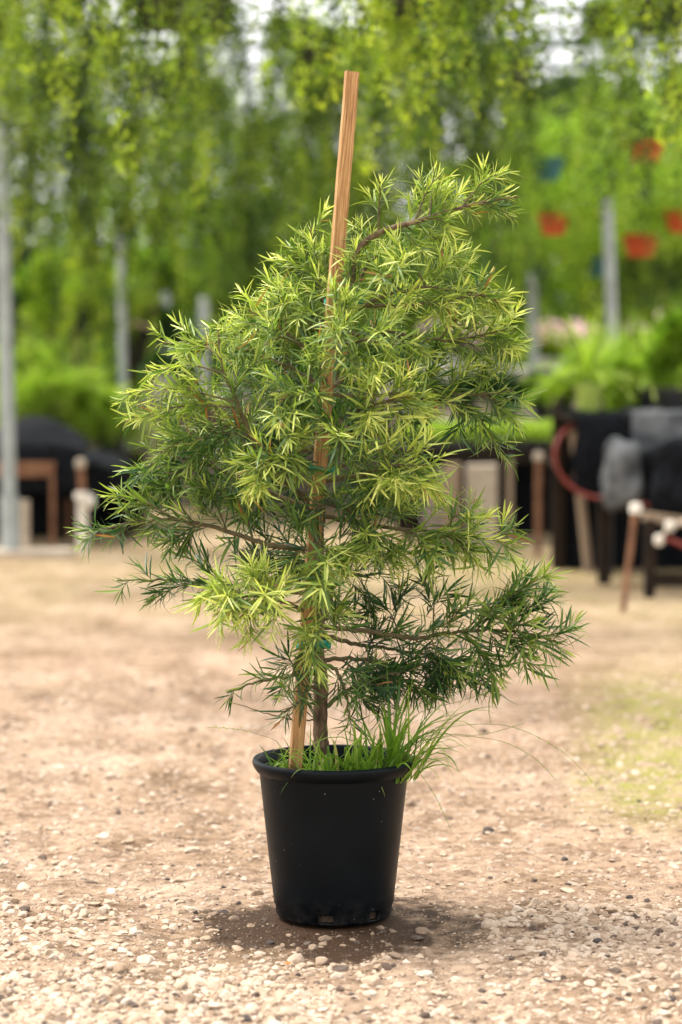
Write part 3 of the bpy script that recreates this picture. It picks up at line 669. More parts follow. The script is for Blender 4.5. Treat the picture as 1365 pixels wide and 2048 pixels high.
# body with two drain notches cut near the foot: angle grid
mb = MB(); zs = [.003, .010, .030, .034, .06, .12, .2, .28, H - .032, H - .026]
angs = [2 * math.pi * k / nseg for k in range(nseg)]
holes = [(-1.70, .105), (-.83, .105)]
def inh(a):
    for c, w in holes + [(c_ + math.pi, w_) for c_, w_ in holes]:
        dlt = (a - c + math.pi) % (2 * math.pi) - math.pi
        if abs(dlt) < w: return True
    return False
vi = {}
def pv(i, k):
    z = zs[i]; a = angs[k % nseg]; r = pr(z) - (.004 if z < .005 else 0)
    if z < .032: r -= .0025
    return (r * math.cos(a), r * math.sin(a), z)
vs = [pv(i, k) for i in range(len(zs)) for k in range(nseg)]
fs = []
for i in range(len(zs) - 1):
    for k in range(nseg):
        am = (k + .5) * 2 * math.pi / nseg
        if i == 1 and inh(am): continue
        fs.append((i * nseg + k, i * nseg + (k + 1) % nseg, (i + 1) * nseg + (k + 1) % nseg, (i + 1) * nseg + k))
mb.add(vs, fs)
o = mb.build('pot_wall', M['pot'], pot, ang=60)
sm = o.modifiers.new('thick', 'SOLIDIFY'); sm.thickness = .003; sm.offset = -1
mb = MB()
rim = [(.1725, H - .028), (.1770, H - .030), (.1805, H - .026), (.1845, H - .020), (RR - .001, H - .014), (RR, H - .007), (RR - .002, H - .001), (RR - .007, H + .001), (RR - .012, H - .001), (RR - .0135, H - .006), (.1725, H - .012), (.1680, H - .03), (pr(.2) - .004, .2), (pr(.04) - .004, .04)]
mb.lathe(rim, 96); mb.build('rim', M['pot'], pot, ang=70)
mb = MB(); mb.lathe([(.0005, .006), (RB - .006, .006)], 64); mb.build('pot_floor', M['pot'], pot)
# soil
mb = MB(); prof = [(.0005, H - .045)] + [(r, H - .045 - .02 * (r / .16) ** 2) for r in (.03, .06, .09, .12, .14, .1575)]
mb.lathe(prof, 64); so_ = mb.mesh('soil')
for v in so_.vertices: v.co.z += .008 * noise.noise(v.co * 40) + .003 * noise.noise(v.co * 120)
link('soil', so_, M['soil'], pot)
# moulded foot ring segments seen at the bottom of the wall
mb = MB(); mb.lathe([(RB - .010, .012), (RB - .010, .03)], 64); mb.build('root_ball', M['soil'], pot)

# ------------------------------------------------------------------ stake and ties
s0 = at(590, 1545, DP - .045); s1 = at(705, 143, DP - .005)
dv = (s1 - s0); Ls = dv.length; zq = dv.to_track_quat('Z', 'Y')
bm = bmesh.new(); nz_ = 70; W_, D_ = .031, .017
rings = []
for i in range(nz_ + 1):
    f = i / nz_; jx = .0012 * noise.noise(Vector((0, 0, i * .31))); jy = .0008 * noise.noise(Vector((5, 0, i * .4)))
    ring = []
    for (x, y) in ((-.5, -.5), (-.2, -.5), (.15, -.5), (.5, -.5), (.5, 0), (.5, .5), (0, .5), (-.5, .5), (-.5, 0)):
        e = .0006 * noise.noise(Vector((x * 9, y * 9, i * .9)))
        ring.append(bm.verts.new((x * W_ * (.92 + .06 * f) + jx + e, y * D_ + jy + e, f * Ls + (.002 * noise.noise(Vector((x * 7, y * 7, 3))) if i == nz_ else 0))))
    rings.append(ring)
for i in range(nz_):
    for k in range(9): bm.faces.new((rings[i][k], rings[i][(k + 1) % 9], rings[i + 1][(k + 1) % 9], rings[i + 1][k]))
bm.faces.new(rings[0][::-1]); bm.faces.new(rings[-1])
me = bpy.data.meshes.new('wooden_stake'); bm.to_mesh(me); bm.free()
stake = link('wooden_stake', me, M['stake'], None, s0)
# orient: z along the stake, wide face a little turned from the camera
zz = dv.normalized(); xx = Vector((1, .32, 0)); xx = (xx - zz * xx.dot(zz)).normalized(); yy = zz.cross(xx)
stake.rotation_euler = Matrix((xx, yy, zz)).transposed().to_euler()
tag(stake, 'tall rough brown wooden stake standing in the pot, leaning right and rising above the tree', 'stake')
def tie(py, lab, lo=0):
    f = (1545 - py) / (1545 - 143); c1 = s0 + dv * f
    c2 = min(tp, key=lambda q: abs(q.z - c1.z) + abs(q.x - c1.x) * .2)
    c = (c1 + c2) / 2; hw = abs(c2.x - c1.x) / 2 + .022
    mb = MB(); n = 28; vs = []
    for zoff in (-.009, .009):
        for k in range(n):
            a = 2 * math.pi * k / n; wv = .0025 * math.sin(3 * a + py)
            vs.append((hw * math.cos(a), (.033) * math.sin(a), zoff + wv + .003 * math.cos(a)))
    fs = [(k, (k + 1) % n, n + (k + 1) % n, n + k) for k in range(n)]
    mb.add(vs, fs)
    for s_, r_ in ((1, .5), (-1, .2)):
        mb.add([(hw * r_, -.033, -.008), (hw * r_ + .004, -.036, .008), (hw * r_ + .03 * s_, -.05, .014), (hw * r_ + .028 * s_, -.047, -.006)], [(0, 1, 2, 3)])
    me = mb.mesh('tie_tape'); o = link('tie_tape', me, M['tape'], None, (c.x, c.y, c1.z)); m_ = o.modifiers.new('t', 'SOLIDIFY'); m_.thickness = .0008
    tag(o, lab, 'plant tie', 'green plant ties on the stake')
tie(598, 'green tape tie near the top of the tree, round the stake and stem')
tie(938, 'green tape tie halfway up, nearly hidden among dark leaves')
tie(1287, 'lowest green tape tie, wrapped round stake and bare trunk')

# ------------------------------------------------------------------ weeds in the pot
def blades(specs, name, parent, m=None, wid=(.005, .009)):
    """specs: (base, dir, length, droop, age) -> long ribbon blades in one mesh"""
    V = []; F = []; A = []
    for (b, d, L, dr, ag) in specs:
        d = d.normalized(); p = b.copy(); n = 9; w0 = random.uniform(*wid) * random.choice((.8, 1.0, 1.5)); base = len(V)
        sd_ = d.cross(Vector((0, 0, 1))); sd_ = sd_.normalized() if sd_.length > .05 else Vector((1, 0, 0)); sd_ = (sd_ + rv(.25)).normalized()
        for i in range(n + 1):
            t = i / n; w = w0 * (min(1, .5 + t * 2)) * (1 - t ** 2.2) * .5 + .0002
            up_ = sd_.cross(d).normalized()
            V += [tuple(p - sd_ * w + up_ * w * .4), tuple(p), tuple(p + sd_ * w + up_ * w * .4)]; A += [ag + random.gauss(0, .02)] * 3
            d = (d + Vector((0, 0, -dr * t * .35)) + rv(.012)).normalized(); p = p + d * (L / n)
        for i in range(n):
            q = base + i * 3; F += [(q, q + 1, q + 4, q + 3), (q + 1, q + 2, q + 5, q + 4)]
    me = np_mesh(name, np.array(V), np.array(F), {'age': np.clip(A, 0, 1)}); return link(name, me, m or M['grass'], parent)
def seed_stalk(mb_s, sd_list, P):
    pts = catmull(P, 8); n = len(pts) - 1
    mb_s.tube(pts, [.0007 * (1 - .5 * i / n) for i in range(n + 1)], n=4)
    for i in range(int(n * .62), n):
        for _ in range(2):
            if random.random() < .75: sd_list.append((pts[i] + rv(.002), (pts[i + 1] - pts[i]).normalized() + rv(.5), .0045))
ztop = H - .035
def tuft(px, dy, nb, lo, hi, lean, label, spread=.05, stalks=()):
    b0 = at(px, 1525, DP + dy); base = Vector((b0.x, PY + dy, ztop - .008))
    root = empty('grass_tuft', base); tag(root, label, 'weed', 'grass weeds growing in the pot')
    sp = []
    for _ in range(nb):
        a = random.uniform(0, 6.28); q = Vector((math.cos(a), math.sin(a), 0)) * random.random() * spread
        d = Vector((random.gauss(lean, .42), random.gauss(-.1, .35), random.uniform(.7, 1.3)))
        sp.append((q, d, random.uniform(lo, hi), random.uniform(.5, 2.0), random.random() * .75 if random.random() > .06 else 1))
    blades(sp, 'blades', root)
    if stalks:
        ms = MB(); sd_ = []
        for P in stalks:
            seed_stalk(ms, sd_, [Vector((0, 0, 0))] + [at(a, b_, DP + c) - base for a, b_, c in P])
        ms.build('stems', M['grass'], root)
        V, F, nv = leaf_arrays([tuple(q[0]) for q in sd_], [tuple(q[1]) for q in sd_], [tuple(rv()) for _ in sd_], [.006] * len(sd_), [.0022] * len(sd_), [0] * len(sd_))
        link('seed_heads', np_mesh('seed_heads', V, F, {'age': np.full(len(V), .9)}), M['grass'], root)
tuft(650, -.10, 42, .07, .16, -.05, 'short bright grass weed at the front middle of the pot rim', .055)
tuft(712, -.09, 40, .07, .17, .1, 'small grass weed between the middle weed and the tall one', .04)
tuft(785, -.05, 85, .10, .31, .40, 'tallest grass weed at the right of the pot with long seed stalks', .06,
     stalks=[[(820, 1440, 0), (930, 1400, -.02), (1010, 1375, -.03)], [(850, 1475, -.03), (960, 1470, -.05), (1050, 1447, -.06)], [(860, 1480, 0), (980, 1478, -.02), (1060, 1510, -.03), (1115, 1562, -.04)],
             [(850, 1470, .05), (1000, 1450, .05), (1120, 1500, .04), (1205, 1585, .03)], [(800, 1500, -.1), (850, 1560, -.16), (880, 1610, -.18), (903, 1662, -.18)], [(790, 1400, 0), (800, 1330, .02), (830, 1290, .03)]])
tuft(585, -.02, 26, .05, .11, -.25, 'thin low grass weed at the left inside the pot, beside the stake', .05,
     stalks=[[(560, 1490, .0), (520, 1470, -.02), (470, 1458, -.02), (415, 1455, -.03)]])

# ------------------------------------------------------------------ hanging trailing plants
def card_leaves(P, D, N, L, W, A, name, m):
    """small flat leaves, 4-corner diamonds with a fold"""
    P, D, N = [np.asarray(a, float) for a in (P, D, N)]; n = len(P)
    D /= np.linalg.norm(D, axis=1, keepdims=True); N = N - D * np.sum(D * N, 1, keepdims=True); N /= np.maximum(np.linalg.norm(N, axis=1, keepdims=True), 1e-6); S = np.cross(D, N)
    V = np.empty((n, 4, 3)); L = np.asarray(L)[:, None]; W = np.asarray(W)[:, None]
    V[:, 0] = P; V[:, 1] = P + D * L * .45 + S * W * .5 + N * W * .15; V[:, 2] = P + D * L; V[:, 3] = P + D * L * .45 - S * W * .5 + N * W * .15
    F = np.arange(n * 4).reshape(n, 4)
    return np_mesh(name, V.reshape(-1, 3), F, {'age': np.repeat(np.clip(A, 0, 1), 4)}, smooth=False)
def trailing_mesh(seed, length, radius, strands, lsz, m, spread=.12, step=.022, name='trailing_stems'):
    r = np.random.default_rng(seed); P = []; A = []
    for s_ in range(strands):
        a = r.uniform(0, 2 * np.pi); rr = radius * (.6 + .5 * r.random()); L = length * (.3 + .7 * r.random())
        x, y, z = .3 * rr * np.cos(a), .3 * rr * np.sin(a), 0.02; ox, oy = np.cos(a), np.sin(a)
        n = int((L + rr) / step); sa = r.uniform(-.05, 1.0); vx = vy = 0; bend = spread * r.random()
        for i in range(n):
            t = i * step
            if t < rr: x += ox * step * .8; y += oy * step * .8; z += step * (.5 - t / rr)
            else:
                vx += r.normal(0, .075); vy += r.normal(0, .075); vx *= .93; vy *= .93
                x += (vx + ox * bend * .4) * step; y += (vy + oy * bend * .4) * step; z -= step
            if math.sin(i * .33 + s_ * 1.7) + .6 * math.sin(i * .13 + s_) > -.45 + .9 * r.random() - .5: P.append((x, y, z)); A.append(sa + r.normal(0, .15) - .1 * (i / n))
    P = np.array(P); A = np.array(A); k = 4
    P = np.repeat(P, k, 0) + r.normal(0, .017, (len(P) * k, 3)); A = np.repeat(A, k) + r.normal(0, .1, len(P))
    D = r.normal(0, 1, P.shape); D[:, 2] -= .5; N = r.normal(0, 1, P.shape); N[:, 2] += .6
    L = lsz * r.uniform(.7, 1.3, len(P)); return card_leaves(P, D, N, L, L * .55, A, name, m)
def basket_parts(root, potm, pr_=.14, hang=.5):
    mb = MB(); mb.lathe([(.001, -.15), (pr_ * .62, -.15), (pr_ * .95, -.01), (pr_ * 1.02, -.01), (pr_ * 1.02, .005), (pr_ * .93, .005), (pr_ * .9, -.02), (.001, -.02)], 20)
    mb.build('pot', potm, root)
    mb = MB()
    for k in range(3):
        a = k * 2.094; mb.tube([(pr_ * math.cos(a), pr_ * math.sin(a), 0), (pr_ * .1 * math.cos(a), pr_ * .1 * math.sin(a), hang * .8)], .002, n=4)
    mb.tube([(0, 0, hang * .8), (0, 0, hang)], .003, n=4); mb.build('hanger', M['wire'], root)

RAIL = 3.75
vmesh = [trailing_mesh(40 + i, 1.45, .15, 34, .031, None) for i in range(5)]
for me in vmesh: me.materials.append(M['vine'])
vmesh_s = [trailing_mesh(60 + i, .95, .17, 26, .028, None, step=.022) for i in range(4)]
for me in vmesh_s: me.materials.append(M['vine'])
ORD = ['first', 'second', 'third', 'fourth', 'fifth', 'sixth', 'seventh', 'eighth', 'ninth', 'tenth', 'eleventh', 'twelfth', 'thirteenth', 'fourteenth', 'fifteenth', 'sixteenth', 'seventeenth']
rails = []
def hang_row(Y0, n, x0, x1, zpot, meshes, rowname, zj=.12, sx=1.15, potm='blackplastic', skip=(), zs_=1.0):
    visible = 0
    for i in range(n):
        x = x0 + (x1 - x0) * (i + .5) / n + random.uniform(-.08, .08); y = Y0 + random.uniform(-.12, .12)
        if i in skip: continue
        ppx = 682.5 + x / y * FPX
        gap = Y0 < 19 and (abs(ppx - 490) < 48 or abs(ppx - 1105) < 42 or abs(ppx - 250) < 26)     # thin places where the sky shows through
        if Y0 > 11 and Y0 < 17 and gap and not (Y0 < 13 and ppx < 400): continue
        z = zpot + random.uniform(-zj, zj)
        if gap and Y0 > 17: z = 2.95
        root = empty('hanging_plant', (x, y, z)); visible += 1
        root.rotation_euler = (0, 0, random.uniform(0, 6.28))
        tag(root, f'curtain of trailing small green leaves, {ORD[i]} from the left in the {rowname} row', 'hanging plant', 'trailing plants hanging from the overhead rails')
        basket_parts(root, M[potm], hang=RAIL - z + .0)
        f = link('foliage', random.choice(meshes), None, root); f.scale = (sx, sx, random.uniform(.85, 1.2) * zs_ * (.6 if Y0 < 10 and abs(ppx - 490) < 120 else 1))
    xa_, xb_ = min(x0 - .8, -3.4), max(x1 + .8, 3.4)
    mb = MB(); mb.tube([(xa_, Y0, RAIL), (xb_, Y0, RAIL)], .03, n=10); o = mb.build('overhead_rail', M['steel'], None)
    for xe in (xa_, xb_):
        mb = MB(); mb.tube([(xe, Y0, 0), (xe, Y0, RAIL)], .035, n=10); mb.build('leg', M['steel'], o)
    tag(o, f'galvanised overhead rail that carries the {rowname} row of hanging plants', 'rail', 'overhead rails')
random.seed(21)
hang_row(9.4, 10, -1.9, 1.9, 3.0, vmesh_s, 'nearest', .14, 1.0)
hang_row(11.6, 11, -2.2, 2.1, 3.12, vmesh_s, 'second nearest', .2, 1.1)
hang_row(13.6, 11, -2.5, 1.6, 3.2, vmesh, 'middle', .2, 1.0)
hang_row(15.8, 11, -2.8, 1.3, 3.3, vmesh, 'fourth nearest', .25, 1.1, zs_=1.2)
hang_row(18.5, 12, -3.0, 1.4, 3.35, vmesh, 'farthest', .25, 1.15, zs_=1.3)

# coloured hanging pots at the right
lime_s = [trailing_mesh(80 + i, .55, .2, 46, .04, None, step=.024) for i in range(3)]
M['vine_mix'] = leafmat('vine_mix', [(0, (.015, .05, .008)), (.4, (.09, .2, .02)), (.8, (.3, .46, .04)), (1, (.5, .62, .08))], trans=.45, rough=.4, vary=((.35, .4, .4), (1.1, 1.1, 1)))
for me in lime_s: me.materials.append(M['vine_mix'])
random.seed(4)
HP = [(1255, 262, 18.6, 'orangepot', .10, 'orange pot half hidden just left above the topmost large one'),
      (1345, 318, 19., 'orangepot', .11, 'orange pot behind the topmost one, by the right edge'),
      (1165, 455, 19.4, 'orangepot', .09, 'dim orange pot between the one standing out and the right steel post'),
      (1290, 300, 17.5, 'orangepot', .15, 'orange pot with lime foliage, topmost of the coloured hanging pots at right'),
      (1335, 380, 18.2, 'orangepot', .11, 'orange hanging pot close to the right edge, below the topmost one'),
      (1205, 415, 19., 'orangepot', .10, 'small orange hanging pot just left of the right steel post'),
      (1108, 445, 17.5, 'orangepot', .12, 'orange hanging pot standing out left of the right steel post'),
      (1282, 488, 17.5, 'orangepot', .14, 'large red-orange hanging pot right of the right steel post'),
      (1362, 440, 17.2, 'orangepot', .12, 'orange hanging pot cut by the right edge of the view'),
      (1095, 335, 17., 'tealpot', .13, 'teal hanging pot high among green foliage'),
      (1075, 525, 19., 'tealpot', .09, 'small teal pot hanging above the thin right post'),
      (1180, 290, 20., 'orangepot', .09, 'faint orange hanging pot left of the topmost one'),
      (1130, 500, 20., 'orangepot', .08, 'tiny orange hanging pot below the teal one'),
      (1235, 370, 18.6, 'blackplastic', .11, 'black hanging pot between the orange ones'),
      (1195, 530, 18.4, 'tealpot', .10, 'dark teal hanging pot lowest beside the right steel post')]
for px, py, Yd, pm, r_, lab in HP:
    p = at(px, py, Yd); root = empty('hanging_pot_plant', (p.x, p.y, p.z + .06)); root.rotation_euler.z = random.uniform(0, 6)
    tag(root, lab, 'hanging pot', 'coloured hanging pots at the right'); basket_parts(root, M[pm], r_ * 1.0, RAIL - p.z - .06)
    # foliage mounded over the rim so that the pot still shows
    r = np.random.default_rng(int(px)); n = 2200; P = r.normal(0, 1, (n, 3)) * np.array([.17, .17, .12]) * (r_ / .11); P[:, 2] = P[:, 2] * .8 + .10 * (r_ / .11); P[:, 1] = np.where(P[:, 2] < .0, np.abs(P[:, 1]) * 1.0, P[:, 1])
    D = r.normal(0, 1, P.shape); D[:, 2] += .4; L = r.uniform(.03, .06, n)
    link('foliage', card_leaves(P, D, r.normal(0, 1, P.shape), L, L * .4, r.uniform(.1, 1, n), 'foliage', None), M['vine_lime'], root)
hang_row(19.6, 5, 1.35, 3.4, 3.1, lime_s + vmesh[:2], 'right hand lime', .3, 1.2, zs_=2.2)
hang_row(21.0, 6, 1.2, 3.9, 3.0, lime_s + vmesh[2:4], 'rearmost lime', .4, 1.4, zs_=2.6)
mb = MB(); mb.tube([(.9, 17.6, RAIL), (3.6, 17.6, RAIL)], .03, n=8)
for y in (19.2,): mb.tube([(.9, y, RAIL), (3.6, y, RAIL)], .025, n=8)
mb.tube([(1.0, 17., RAIL + .05), (1.0, 20.3, RAIL + .05)], .03, n=8); mb.tube([(3.4, 17., RAIL + .05), (3.4, 20.3, RAIL + .05)], .03, n=8)
tag(mb.build('hanging_rack', M['steel']), 'overhead pipe rack that carries the coloured hanging pots at right', 'rack')

# ------------------------------------------------------------------ steel posts
def post(px0, py0, px1, Yd, r, lab, sleeve=None, top=3.8, pad=False):
    b = at(px0, py0, Yd); b.z = 0; t = at(px1, 300, Yd); k = (top) / max(.1, t.z); e = b + Vector(((t.x - b.x) * k, 0, top))
    root = empty('steel_post', b); tag(root, lab, 'post', 'steel posts of the shade structure')
    mb = MB(); mb.tube([(0, 0, 0), tuple(e - b)], r, n=14); mb.build('tube', M['steel'], root)
    if sleeve:
        mb = MB(); mb.tube([(0, 0, 0), tuple((e - b) * (sleeve / top))], r * 1.35, n=14); mb.build('sleeve', M['steel'] if pad else M['concrete'], root)
    if pad:
        mb = MB(); mb.box((.14, -.02, .02), (.52, .24, .05)); mb.build('footing', M['concrete'], root, smooth=False, bevel=.008)
post(22, 1112, 4, 15.35, .044, 'thick grey steel post at the left edge with a sleeve and pale footing', sleeve=.38, pad=True)
post(252, 1040, 238, 18.0, .034, 'thinner grey post at left rising out of the lime ferns', sleeve=.55, top=2.15)
post(1240, 1010, 1212, 16.8, .040, 'grey steel post at right behind the draped bench', top=2.36)
post(1075, 1000, 1062, 19.5, .036, 'pale thin post at right behind the tree, left of the thicker one', top=2.0)
post(330, 960, 330, 24., .05, 'dull far post seen between the two left posts and the tree', top=2.0)
post(408, 930, 408, 27., .05, 'faint far post just left of the tree crown', top=1.9)

# ------------------------------------------------------------------ shrubs and ferns
def bush_mesh(seed, rx, ry, rz, n, lsz, m, lumps=9, up=.2, w=.45):
    r = np.random.default_rng(seed); C = r.normal(0, .45, (lumps, 3)); C = np.clip(C, -.8, .8); Rr = r.uniform(.25, .5, lumps)
    k = r.integers(0, lumps, n); d = r.normal(0, 1, (n, 3)); d /= np.linalg.norm(d, axis=1, keepdims=True)
    P = (C[k] + d * (Rr[k] * r.uniform(.5, 1.05, n))[:, None]) * np.array([rx, ry, rz]); P[:, 2] += rz
    D = d + r.normal(0, .5, P.shape); D[:, 2] += up; N = r.normal(0, .6, P.shape); N[:, 2] += .8
    L = lsz * r.uniform(.6, 1.3, n); A = r.uniform(.1, .6, n) + (r.random(lumps)[k] - .3) * .5
    return card_leaves(P, D, N, L, L * w, A, 'foliage', None)
def bush(px, py, Yd, rx, rz, lsz, m, lab, cat='shrub', n=5000, name='shrub', seed=None, group=None, potm=None, pot_h=.0, bot=None):
    """py = pixel of the plant's foot"""
    p = at(px, py, Yd); root = empty(name, p); tag(root, lab, cat, group)
    me = bush_mesh(seed or int(px), rx, rx * .8, rz, n, lsz, m); f = link('foliage', me, M[m], root, (0, 0, pot_h))
    if potm:
        mb = MB(); r_ = min(rx * .5, .13); mb.lathe([(.001, 0), (r_ * .75, 0), (r_, pot_h), (r_ * 1.06, pot_h), (r_ * 1.06, pot_h + .015), (r_ * .9, pot_h + .015), (.001, pot_h)], 20); mb.build('pot', M[potm], root)
    else:
        mb = MB()
        for k in range(4): mb.tube([(0, 0, -.0), (rx * random.uniform(-.3, .3), rx * .3 * random.uniform(-1, 1), rz)], [.02 * rx + .006, .003], n=5)
        mb.build('stem', M['bark'], root)
    return root
def frond_plant(px, py, Yd, nf, L, m, lab, potm, pot_r, pot_h, name='fern', cat='fern', seed=1, droop=1.1, lw=.02, group='potted plants on the benches', pinnate=True):
    random.seed(seed); p = at(px, py, Yd); root = empty(name, p); tag(root, lab, cat, group)
    mb = MB(); mb.lathe([(.001, 0), (pot_r * .8, 0), (pot_r * .98, pot_h * .9), (pot_r * 1.05, pot_h * .9), (pot_r * 1.05, pot_h), (pot_r * .9, pot_h), (.001, pot_h * .93)], 24); mb.build('pot', M[potm], root)
    B = []; D = []; N = []; Ln = []; A = []
    for _ in range(nf):
        a = random.uniform(0, 6.28); el = R(random.uniform(25, 85)); d = Vector((math.cos(a) * math.cos(el), math.sin(a) * math.cos(el), math.sin(el))); q = Vector((0, 0, pot_h)); ll = L * random.uniform(.6, 1.1); ag = random.random(); n = 16
        for i in range(n):
            d = (d + Vector((0, 0, -droop * .12))).normalized(); q2 = q + d * ll / n; s_ = d.cross(Vector((0, 0, 1))).normalized()
            if pinnate:
                for sg in (-1, 1):
                    B.append(tuple(q)); D.append(tuple(s_ * sg + d * .5)); N.append((0, 0, 1)); Ln.append(.055 * math.sin(math.pi * (i + 1) / (n + 1)) + .012); A.append(ag)
            else:
                B.append(tuple(q)); D.append(tuple(d)); N.append(tuple(s_.cross(d))); Ln.append(ll / n * 1.35); A.append(ag)
            q = q2
    Ln = np.array(Ln); me = card_leaves(B, D, N, Ln, Ln * .35 if pinnate else np.full(len(Ln), lw), np.array(A), 'fronds', None); link('fronds', me, M[m], root); return root

# ------------------------------------------------------------------ left side benches
def cloth(name, X0, X1, Z0, Z1, Y0, Y1, m, lab, cat, seed, mound=0, added_backing=True, nx=44, ny=36):
    """a sheet lying over the top between (X0..X1, Y0..Y1) at Z1 and falling in folds to Z0 on the camera side"""
    V = []; F = []; top = Y1 - Y0; tot = top + (Z1 - Z0)
    for j in range(ny + 1):
        s_ = j / ny * tot
        for i in range(nx + 1):
            u = i / nx; x = X0 + (X1 - X0) * u
            fold = noise.noise(Vector((u * 5 + seed, j * .05, seed))) * .05 + noise.noise(Vector((u * 14, j * .08, seed))) * .02
            if s_ < top: y = Y1 - s_; z = Z1 + mound * math.sin(math.pi * u) ** .8 * math.sin(math.pi * min(1, (s_ / top) * .9 + .1)) + noise.noise(Vector((u * 6, s_ * 8, seed))) * .018
            else:
                d_ = s_ - top; y = Y0 - .015 - abs(fold) * min(1, d_ * 6) - d_ * .06; hem = 1 + .18 * noise.noise(Vector((u * 4, 3, seed)))
                z = Z1 - d_ * hem + mound * math.sin(math.pi * u) ** .8 * .3 * max(0, 1 - d_ * 6); x += noise.noise(Vector((u * 3, d_ * 6, seed + 4))) * .03
            V.append((x, y, z))
    for j in range(ny):
        for i in range(nx): a = j * (nx + 1) + i; F.append((a, a + 1, a + nx + 2, a + nx + 1))
    me = np_mesh(name, np.array(V), np.array(F)); o = link(name, me, M[m]); s2 = o.modifiers.new('t', 'SOLIDIFY'); s2.thickness = .006
    tag(o, lab, cat); return o
# rusty table at far left
def table(name, x0, x1, y0, y1, h, m, lab, legr=.018, top='wood', legs=None, thick=.03, added_backing=None, group=None):
    c = Vector(((x0 + x1) / 2, (y0 + y1) / 2, 0)); root = empty(name, c); tag(root, lab, 'bench', group)
    mb = MB(); w, d = x1 - x0, y1 - y0; k = max(2, int(d / .14))
    for i in range(k): mb.box((0, -d / 2 + d * (i + .5) / k, h - thick / 2), (w, d / k - .012, thick), jit=.002)
    mb.build('bench_top', M[top], root, smooth=False)
    for (lx, ly) in legs or ((x0 + .03, y0 + .03), (x1 - .03, y0 + .03), (x0 + .03, y1 - .03), (x1 - .03, y1 - .03)):
        mb = MB(); mb.box((lx - c.x, ly - c.y, (h - thick) / 2 - .001), (legr * 2, legr * 2, h - thick - .004)); mb.build('leg', M[m], root, smooth=False)
    mb = MB(); mb.box((0, -d / 2 + .02, h - thick - .035), (w - .08, .03, .06)); mb.build('apron', M[m], root, smooth=False)
    if added_backing:  # added sheet at the back; black ones stand in for shade under the benches
        mb = MB(); n = 30; vs = []
        for i in range(n + 1):
            x = -w / 2 + w * i / n; yy = d / 2 - .05 + .03 * math.sin(i * 1.3)
            vs += [(x, yy, .0), (x, yy, h - thick - .01)]
        mb.add(vs, [(2 * i, 2 * i + 2, 2 * i + 3, 2 * i + 1) for i in range(n)]); mb.build('added_backing', M[added_backing], root)
    return root
def wx(px, Y): return (px - 682.5) / FPX * Y
def wz(py, Y): return at(0, py, Y).z
tY = 15.9
table('plant_bench', wx(-160, tY), wx(108, tY), tY, tY + 1.1, wz(925, tY), 'rust', 'low rusty framed bench at the left edge holding the black covered heap', legr=.014, top='rust', added_backing='blackcloth',
      legs=((wx(103, tY), tY + .03), (wx(-60, tY), tY + .03), (wx(103, tY), tY + 1.0), (wx(-60, tY), tY + 1.0)))
cloth('shade_cloth', wx(-60, tY), wx(165, tY), wz(985, tY), wz(900, tY), tY + .1, tY + .8, 'blackcloth', 'black cloth heaped in a high mound on the rusty left bench', 'cloth', 3, mound=.20)
tY2 = 16.6
table('plant_bench', wx(110, tY2), wx(262, tY2), tY2, tY2 + .9, wz(950, tY2), 'darkwood', 'small dark bench left of the tree under a rounded black cover', legr=.025, top='darkwood', added_backing='blackcloth')
cloth('shade_cloth', wx(112, tY2), wx(252, tY2), wz(1000, tY2), wz(935, tY2), tY2 - .02, tY2 + .7, 'blackcloth', 'rounded black cover sagging between the white pipe and the grey post', 'cloth', 8, mound=.10)
# stand pipes left
def standpipe(px, ptop, pbot, Yd, r, m, lab, cap=None, capr=None, lean=0, tee=False, extra_top=None, name='stand_pipe'):
    p = at(px, pbot, Yd); p.z = 0; h = wz(ptop, Yd); root = empty(name, p); tag(root, lab, 'pipe', 'pipes and stakes standing by the benches')
    mb = MB(); mb.tube([(0, 0, 0), (lean * h * .5, 0, h * .5), (lean * h, 0, h)], r, n=12); mb.build('pipe', M[m], root)
    if cap:
        c = capr or r * 1.5; mb = MB(); mb.lathe([(c * .8, h - .05), (c, h - .045), (c, h - .01), (c * .9, h), (c * .4, h + .006), (.0005, h + .006)], 16, c=(lean * h, 0, 0)); mb.build('cap', M[cap], root)
    if tee:
        mb = MB(); mb.tube([(lean * h, 0, h - .06), (lean * h + .075, 0, h - .06)], r * 1.15, n=12); mb.build('tee', M['pvc'], root)
    if extra_top:
        mb = MB(); mb.tube([(0, 0, h), (-.012, 0, h + extra_top)], r * .7, n=10); mb.build('riser', M['rust'], root)
        mb = MB(); mb.lathe([(r * .6, 0), (r * .95, .005), (r * .95, .05), (r * .6, .06), (.0005, .062)], 14, c=(-.012, 0, h + extra_top - .01)); mb.build('cap', M['concrete'], root)
    return root
standpipe(166, 985, 1100, 15.6, .034, 'pvc', 'white plastic stand pipe with a side tee and rusty riser, left of the tree', cap='pvc', tee=True, extra_top=.17)
mb = MB(); mb.tube([(0, 0, 0), (0, 0, .34)], .03, n=8)
o = mb.build('wooden_stub', M['concrete'], None, loc=(wx(48, 15.6), 15.62, 0)); tag(o, 'pale wooden stub just right of the thick left post', 'stub')

